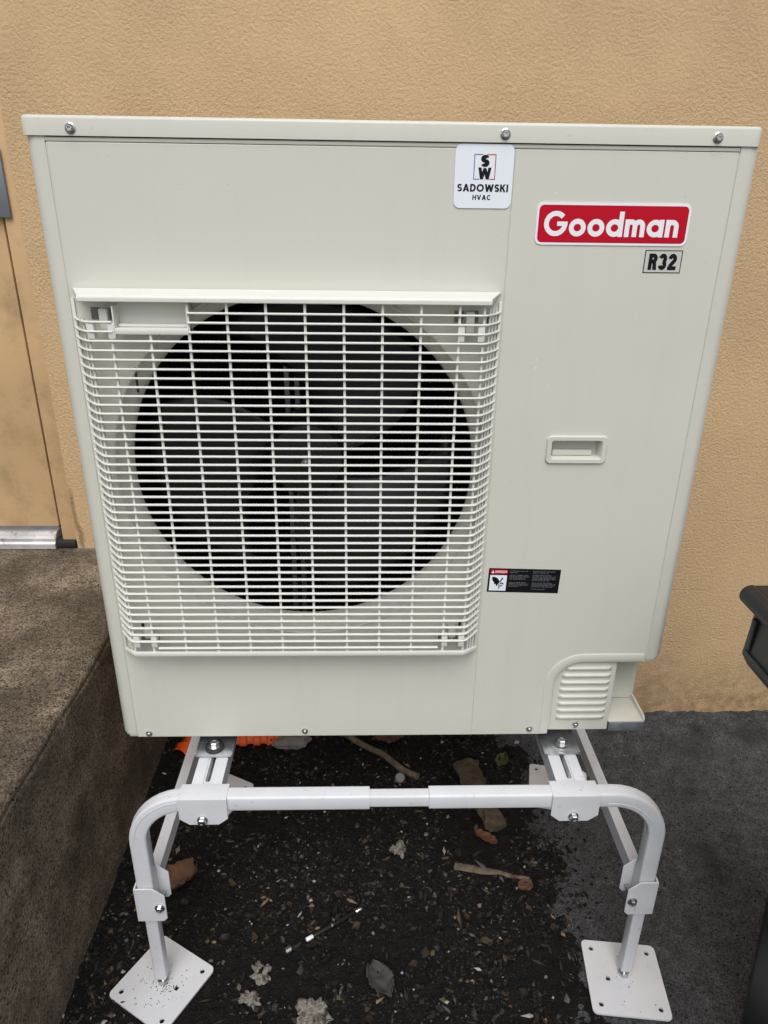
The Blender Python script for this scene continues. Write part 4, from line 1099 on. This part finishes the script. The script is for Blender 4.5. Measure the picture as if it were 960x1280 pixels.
# black stick-like pen with a pale band and a clear tip
pen = empty('broken_pen', (.350, -.003, gz(.35, -.003) + .007), 'glossy black pen with silver band lying on the soil in the foreground', 'pen'); pen.rotation_euler.z = math.atan2(.092, .150)
for nm, x0, x1, r, mt in (('barrel', -.030, .072, .0052, M_penb), ('band', -.046, -.0302, .0044, M_wtxt), ('collar', .012, .016, .0057, M_bolt), ('clear_tip', .0722, .088, .0048, M_bolt), ('cap_end', -.094, -.080, .0070, M_bolt)):
    bm = bmesh.new(); lathe(bm, [(r * .85, 0), (r, (x1 - x0) * .08), (r, (x1 - x0) * .92), (r * .8, x1 - x0)], (x0, 0, 0), (1, 0, 0), 12, True, True); bm_obj(nm, bm, mt, pen)
bm = bmesh.new(); lathe(bm, [(.003, 0), (.003, .022)], (-.079, 0, 0), (1, 0, 0), 8); bm_obj('refill', bm, M_penb, pen)

# small uncountable litter: chips, grit and twigs
def litter_material():
    M = bpy.data.materials.new('soil_litter'); M.use_nodes = True
    t = M.node_tree; N = t.nodes; L = t.links; b = N['Principled BSDF']; b.inputs['Roughness'].default_value = .8; b.inputs['Specular IOR Level'].default_value = .25
    g = N.new('ShaderNodeNewGeometry'); cr = N.new('ShaderNodeValToRGB'); cr.color_ramp.interpolation = 'CONSTANT'
    cols = [(0, (.006, .0055, .005)), (.34, (.012, .0105, .009)), (.60, (.024, .019, .015)), (.74, (.045, .032, .022)), (.83, (.034, .034, .036)), (.89, (.090, .064, .042)), (.935, (.10, .096, .092)), (.962, (.21, .15, .10)), (.986, (.36, .34, .31))]
    for i, (p, c) in enumerate(cols):
        e = cr.color_ramp.elements[i] if i < 2 else cr.color_ramp.elements.new(p)
        e.position = p; e.color = (*c, 1)
    L.new(g.outputs['Random Per Island'], cr.inputs[0]); L.new(cr.outputs[0], b.inputs['Base Color'])
    return M
M_litter = litter_material()
def scatter(name, count, region, sizes, asphalt=False, seed=1, label='x'):
    rg = random.Random(seed); V_, F_ = [], []
    octa = [(1, 0, 0), (-1, 0, 0), (0, 1, 0), (0, -1, 0), (0, 0, 1), (0, 0, -1)]
    of = [(0, 2, 4), (2, 1, 4), (1, 3, 4), (3, 0, 4), (2, 0, 5), (1, 2, 5), (3, 1, 5), (0, 3, 5)]
    k = 0
    while k < count:
        x, y = rg.uniform(*region[:2]), rg.uniform(*region[2:])
        d = x - edge_x(y) - .04 * noise.noise((x * 11, y * 11, 4))
        if not asphalt and d > .0 and rg.random() < smooth(-.02, .10, d) * .97: continue
        if asphalt and d < 0: continue
        if any(abs(x - a) + abs(y - b) < .125 and math.hypot(x - a, y - b) < .080 for a, b in FEET): continue
        if noise.noise((x * 5, y * 5, seed)) * 1.3 + noise.noise((x * 17, y * 17, seed)) * .6 + rg.random() < .30: continue
        k += 1
        s = sizes[0] * (sizes[1] / sizes[0]) ** (rg.random() ** 2.6)
        el = rg.choice((1, 1, 1.2, 1.3, 1.6, 2.6)) if s > .002 else rg.uniform(1, 1.6)
        sx, sy, sz = s * el, s * rg.uniform(.7, 1) / el ** .3, s * rg.uniform(.4, .9) / el ** .4
        q = Matrix.Rotation(rg.uniform(0, 2 * PI), 3, 'Z') @ Matrix.Rotation(rg.uniform(-.4, .4), 3, 'Y') @ Matrix.Rotation(rg.uniform(-.4, .4), 3, 'X')
        b0 = len(V_); c = Vector((x, y, gz(x, y) + sz * .35))
        for o_ in octa:
            jv = Vector((o_[0] * sx * rg.uniform(.7, 1.15) + rg.uniform(-.3, .3) * sx * .5, o_[1] * sy * rg.uniform(.7, 1.15) + rg.uniform(-.3, .3) * sy * .6, o_[2] * sz * rg.uniform(.6, 1.1)))
            V_.append(c + q @ jv)
        F_ += [tuple(b0 + i for i in f) for f in of]
    me = bpy.data.meshes.new(name); me.from_pydata(V_, [], F_); me.update()
    o = link_mesh(name, me, M_litter); tag(o, label, name.replace('_', ' ') if False else 'litter', kind='stuff'); return o
scatter('soil_litter', 27000, (-.14, 1.0, -.30, .67), (.0010, .0075), seed=2, label='dark grit, wood chips and tiny stones strewn over the soil')
scatter('wood_chips', 560, (-.13, .90, -.30, .66), (.0035, .0105), seed=9, label='scattered larger bark chips and pebbles on the soil')
def flakes(name, count, region, sizes, seed, label):
    rg = random.Random(seed); V_, F_ = [], []; k = 0
    while k < count:
        x, y = rg.uniform(*region[:2]), rg.uniform(*region[2:])
        if any(math.hypot(x - a, y - b) < .085 for a, b in FEET): continue
        if x - edge_x(y) > -.02 or noise.noise((x * 4, y * 4, seed)) + rg.random() < .35: continue
        k += 1; L_ = rg.uniform(*sizes); Wd = L_ * rg.uniform(.25, .8); n = 5; rot = rg.uniform(0, 2 * PI); b0 = len(V_)
        q = Matrix.Rotation(rot, 3, 'Z') @ Matrix.Rotation(rg.uniform(-.3, .3), 3, 'Y') @ Matrix.Rotation(rg.uniform(-.45, .45), 3, 'X'); c = Vector((x, y, gz(x, y) + .003)); cu = rg.uniform(-.25, .5)
        for i in range(n):
            u = i / (n - 1) * 2 - 1; wv = Wd * .5 * max(.15, (1 - u * u)) * rg.uniform(.6, 1.15)
            for v in (-1, 0, 1): V_.append(c + q @ Vector((u * L_ / 2, v * wv + rg.uniform(-.1, .1) * Wd, cu * Wd * v * v + cu * .3 * L_ * u * u + rg.uniform(-.0006, .0006))))
        for i in range(n - 1):
            for v in range(2): a = b0 + i * 3 + v; F_.append((a, a + 1, a + 4, a + 3))
    me = bpy.data.meshes.new(name); me.from_pydata(V_, [], F_); me.update(); o = link_mesh(name, me, M_flake); tag(o, label, 'litter', kind='stuff')
M_flake = litter_material(); M_flake.name = 'leaf_flakes'
for e, c in zip([n for n in M_flake.node_tree.nodes if n.type == 'VALTORGB'][0].color_ramp.elements, [(.010, .008, .007), (.018, .013, .010), (.030, .020, .014), (.045, .028, .018), (.030, .027, .025), (.065, .042, .026), (.050, .047, .044), (.085, .055, .034), (.15, .13, .11)]): e.color = (*c, 1)
flakes('leaf_litter', 600, (-.12, .86, -.28, .66), (.008, .026), 4, 'torn brown leaf scraps trodden into the soil')
def crumbs(name, spots, z, seed, label):
    rg = random.Random(seed); bm = bmesh.new()
    for cx, cy, rad, n, zz in spots:
        for _ in range(n):
            r = rad * rg.random() ** .8; a = rg.uniform(0, 2 * PI); s_ = rg.uniform(.0004, .0012)
            m4 = Matrix.Translation((cx + r * math.cos(a), cy + r * math.sin(a), zz + s_ * .3)) @ Matrix.Rotation(rg.uniform(0, 3), 4, 'Z') @ Matrix.Diagonal((s_ * rg.uniform(.7, 1.8), s_, s_ * .5, 1))
            bmesh.ops.create_icosphere(bm, subdivisions=1, radius=1, matrix=m4)
    o = bm_obj(name, bm, M_litter, smooth=None, recalc=False); tag(o, label, 'soil crumbs', kind='stuff')
crumbs('soil_crumbs', [(.035, -.115, .055, 90, .0071), (.05, -.12, .018, 40, .0071), (.95, -.13, .06, 26, .0071)], .0071, 6, 'crumbs of soil fallen on the foot plates')
crumbs('landing_grit', [(-.30, .25, .16, 70, LZ + .001), (-.24, .0, .12, 70, LZ + .001), (-.36, .55, .10, 90, LZ + .001), (-.18, -.2, .09, 50, LZ + .001), (-.22, .50, .08, 60, LZ + .001)], LZ, 8, 'loose grit on the concrete landing')
scatter('asphalt_grit', 7000, (.80, 1.75, -.30, .67), (.0007, .0030), True, seed=5, label='fine grit scattered on the asphalt')
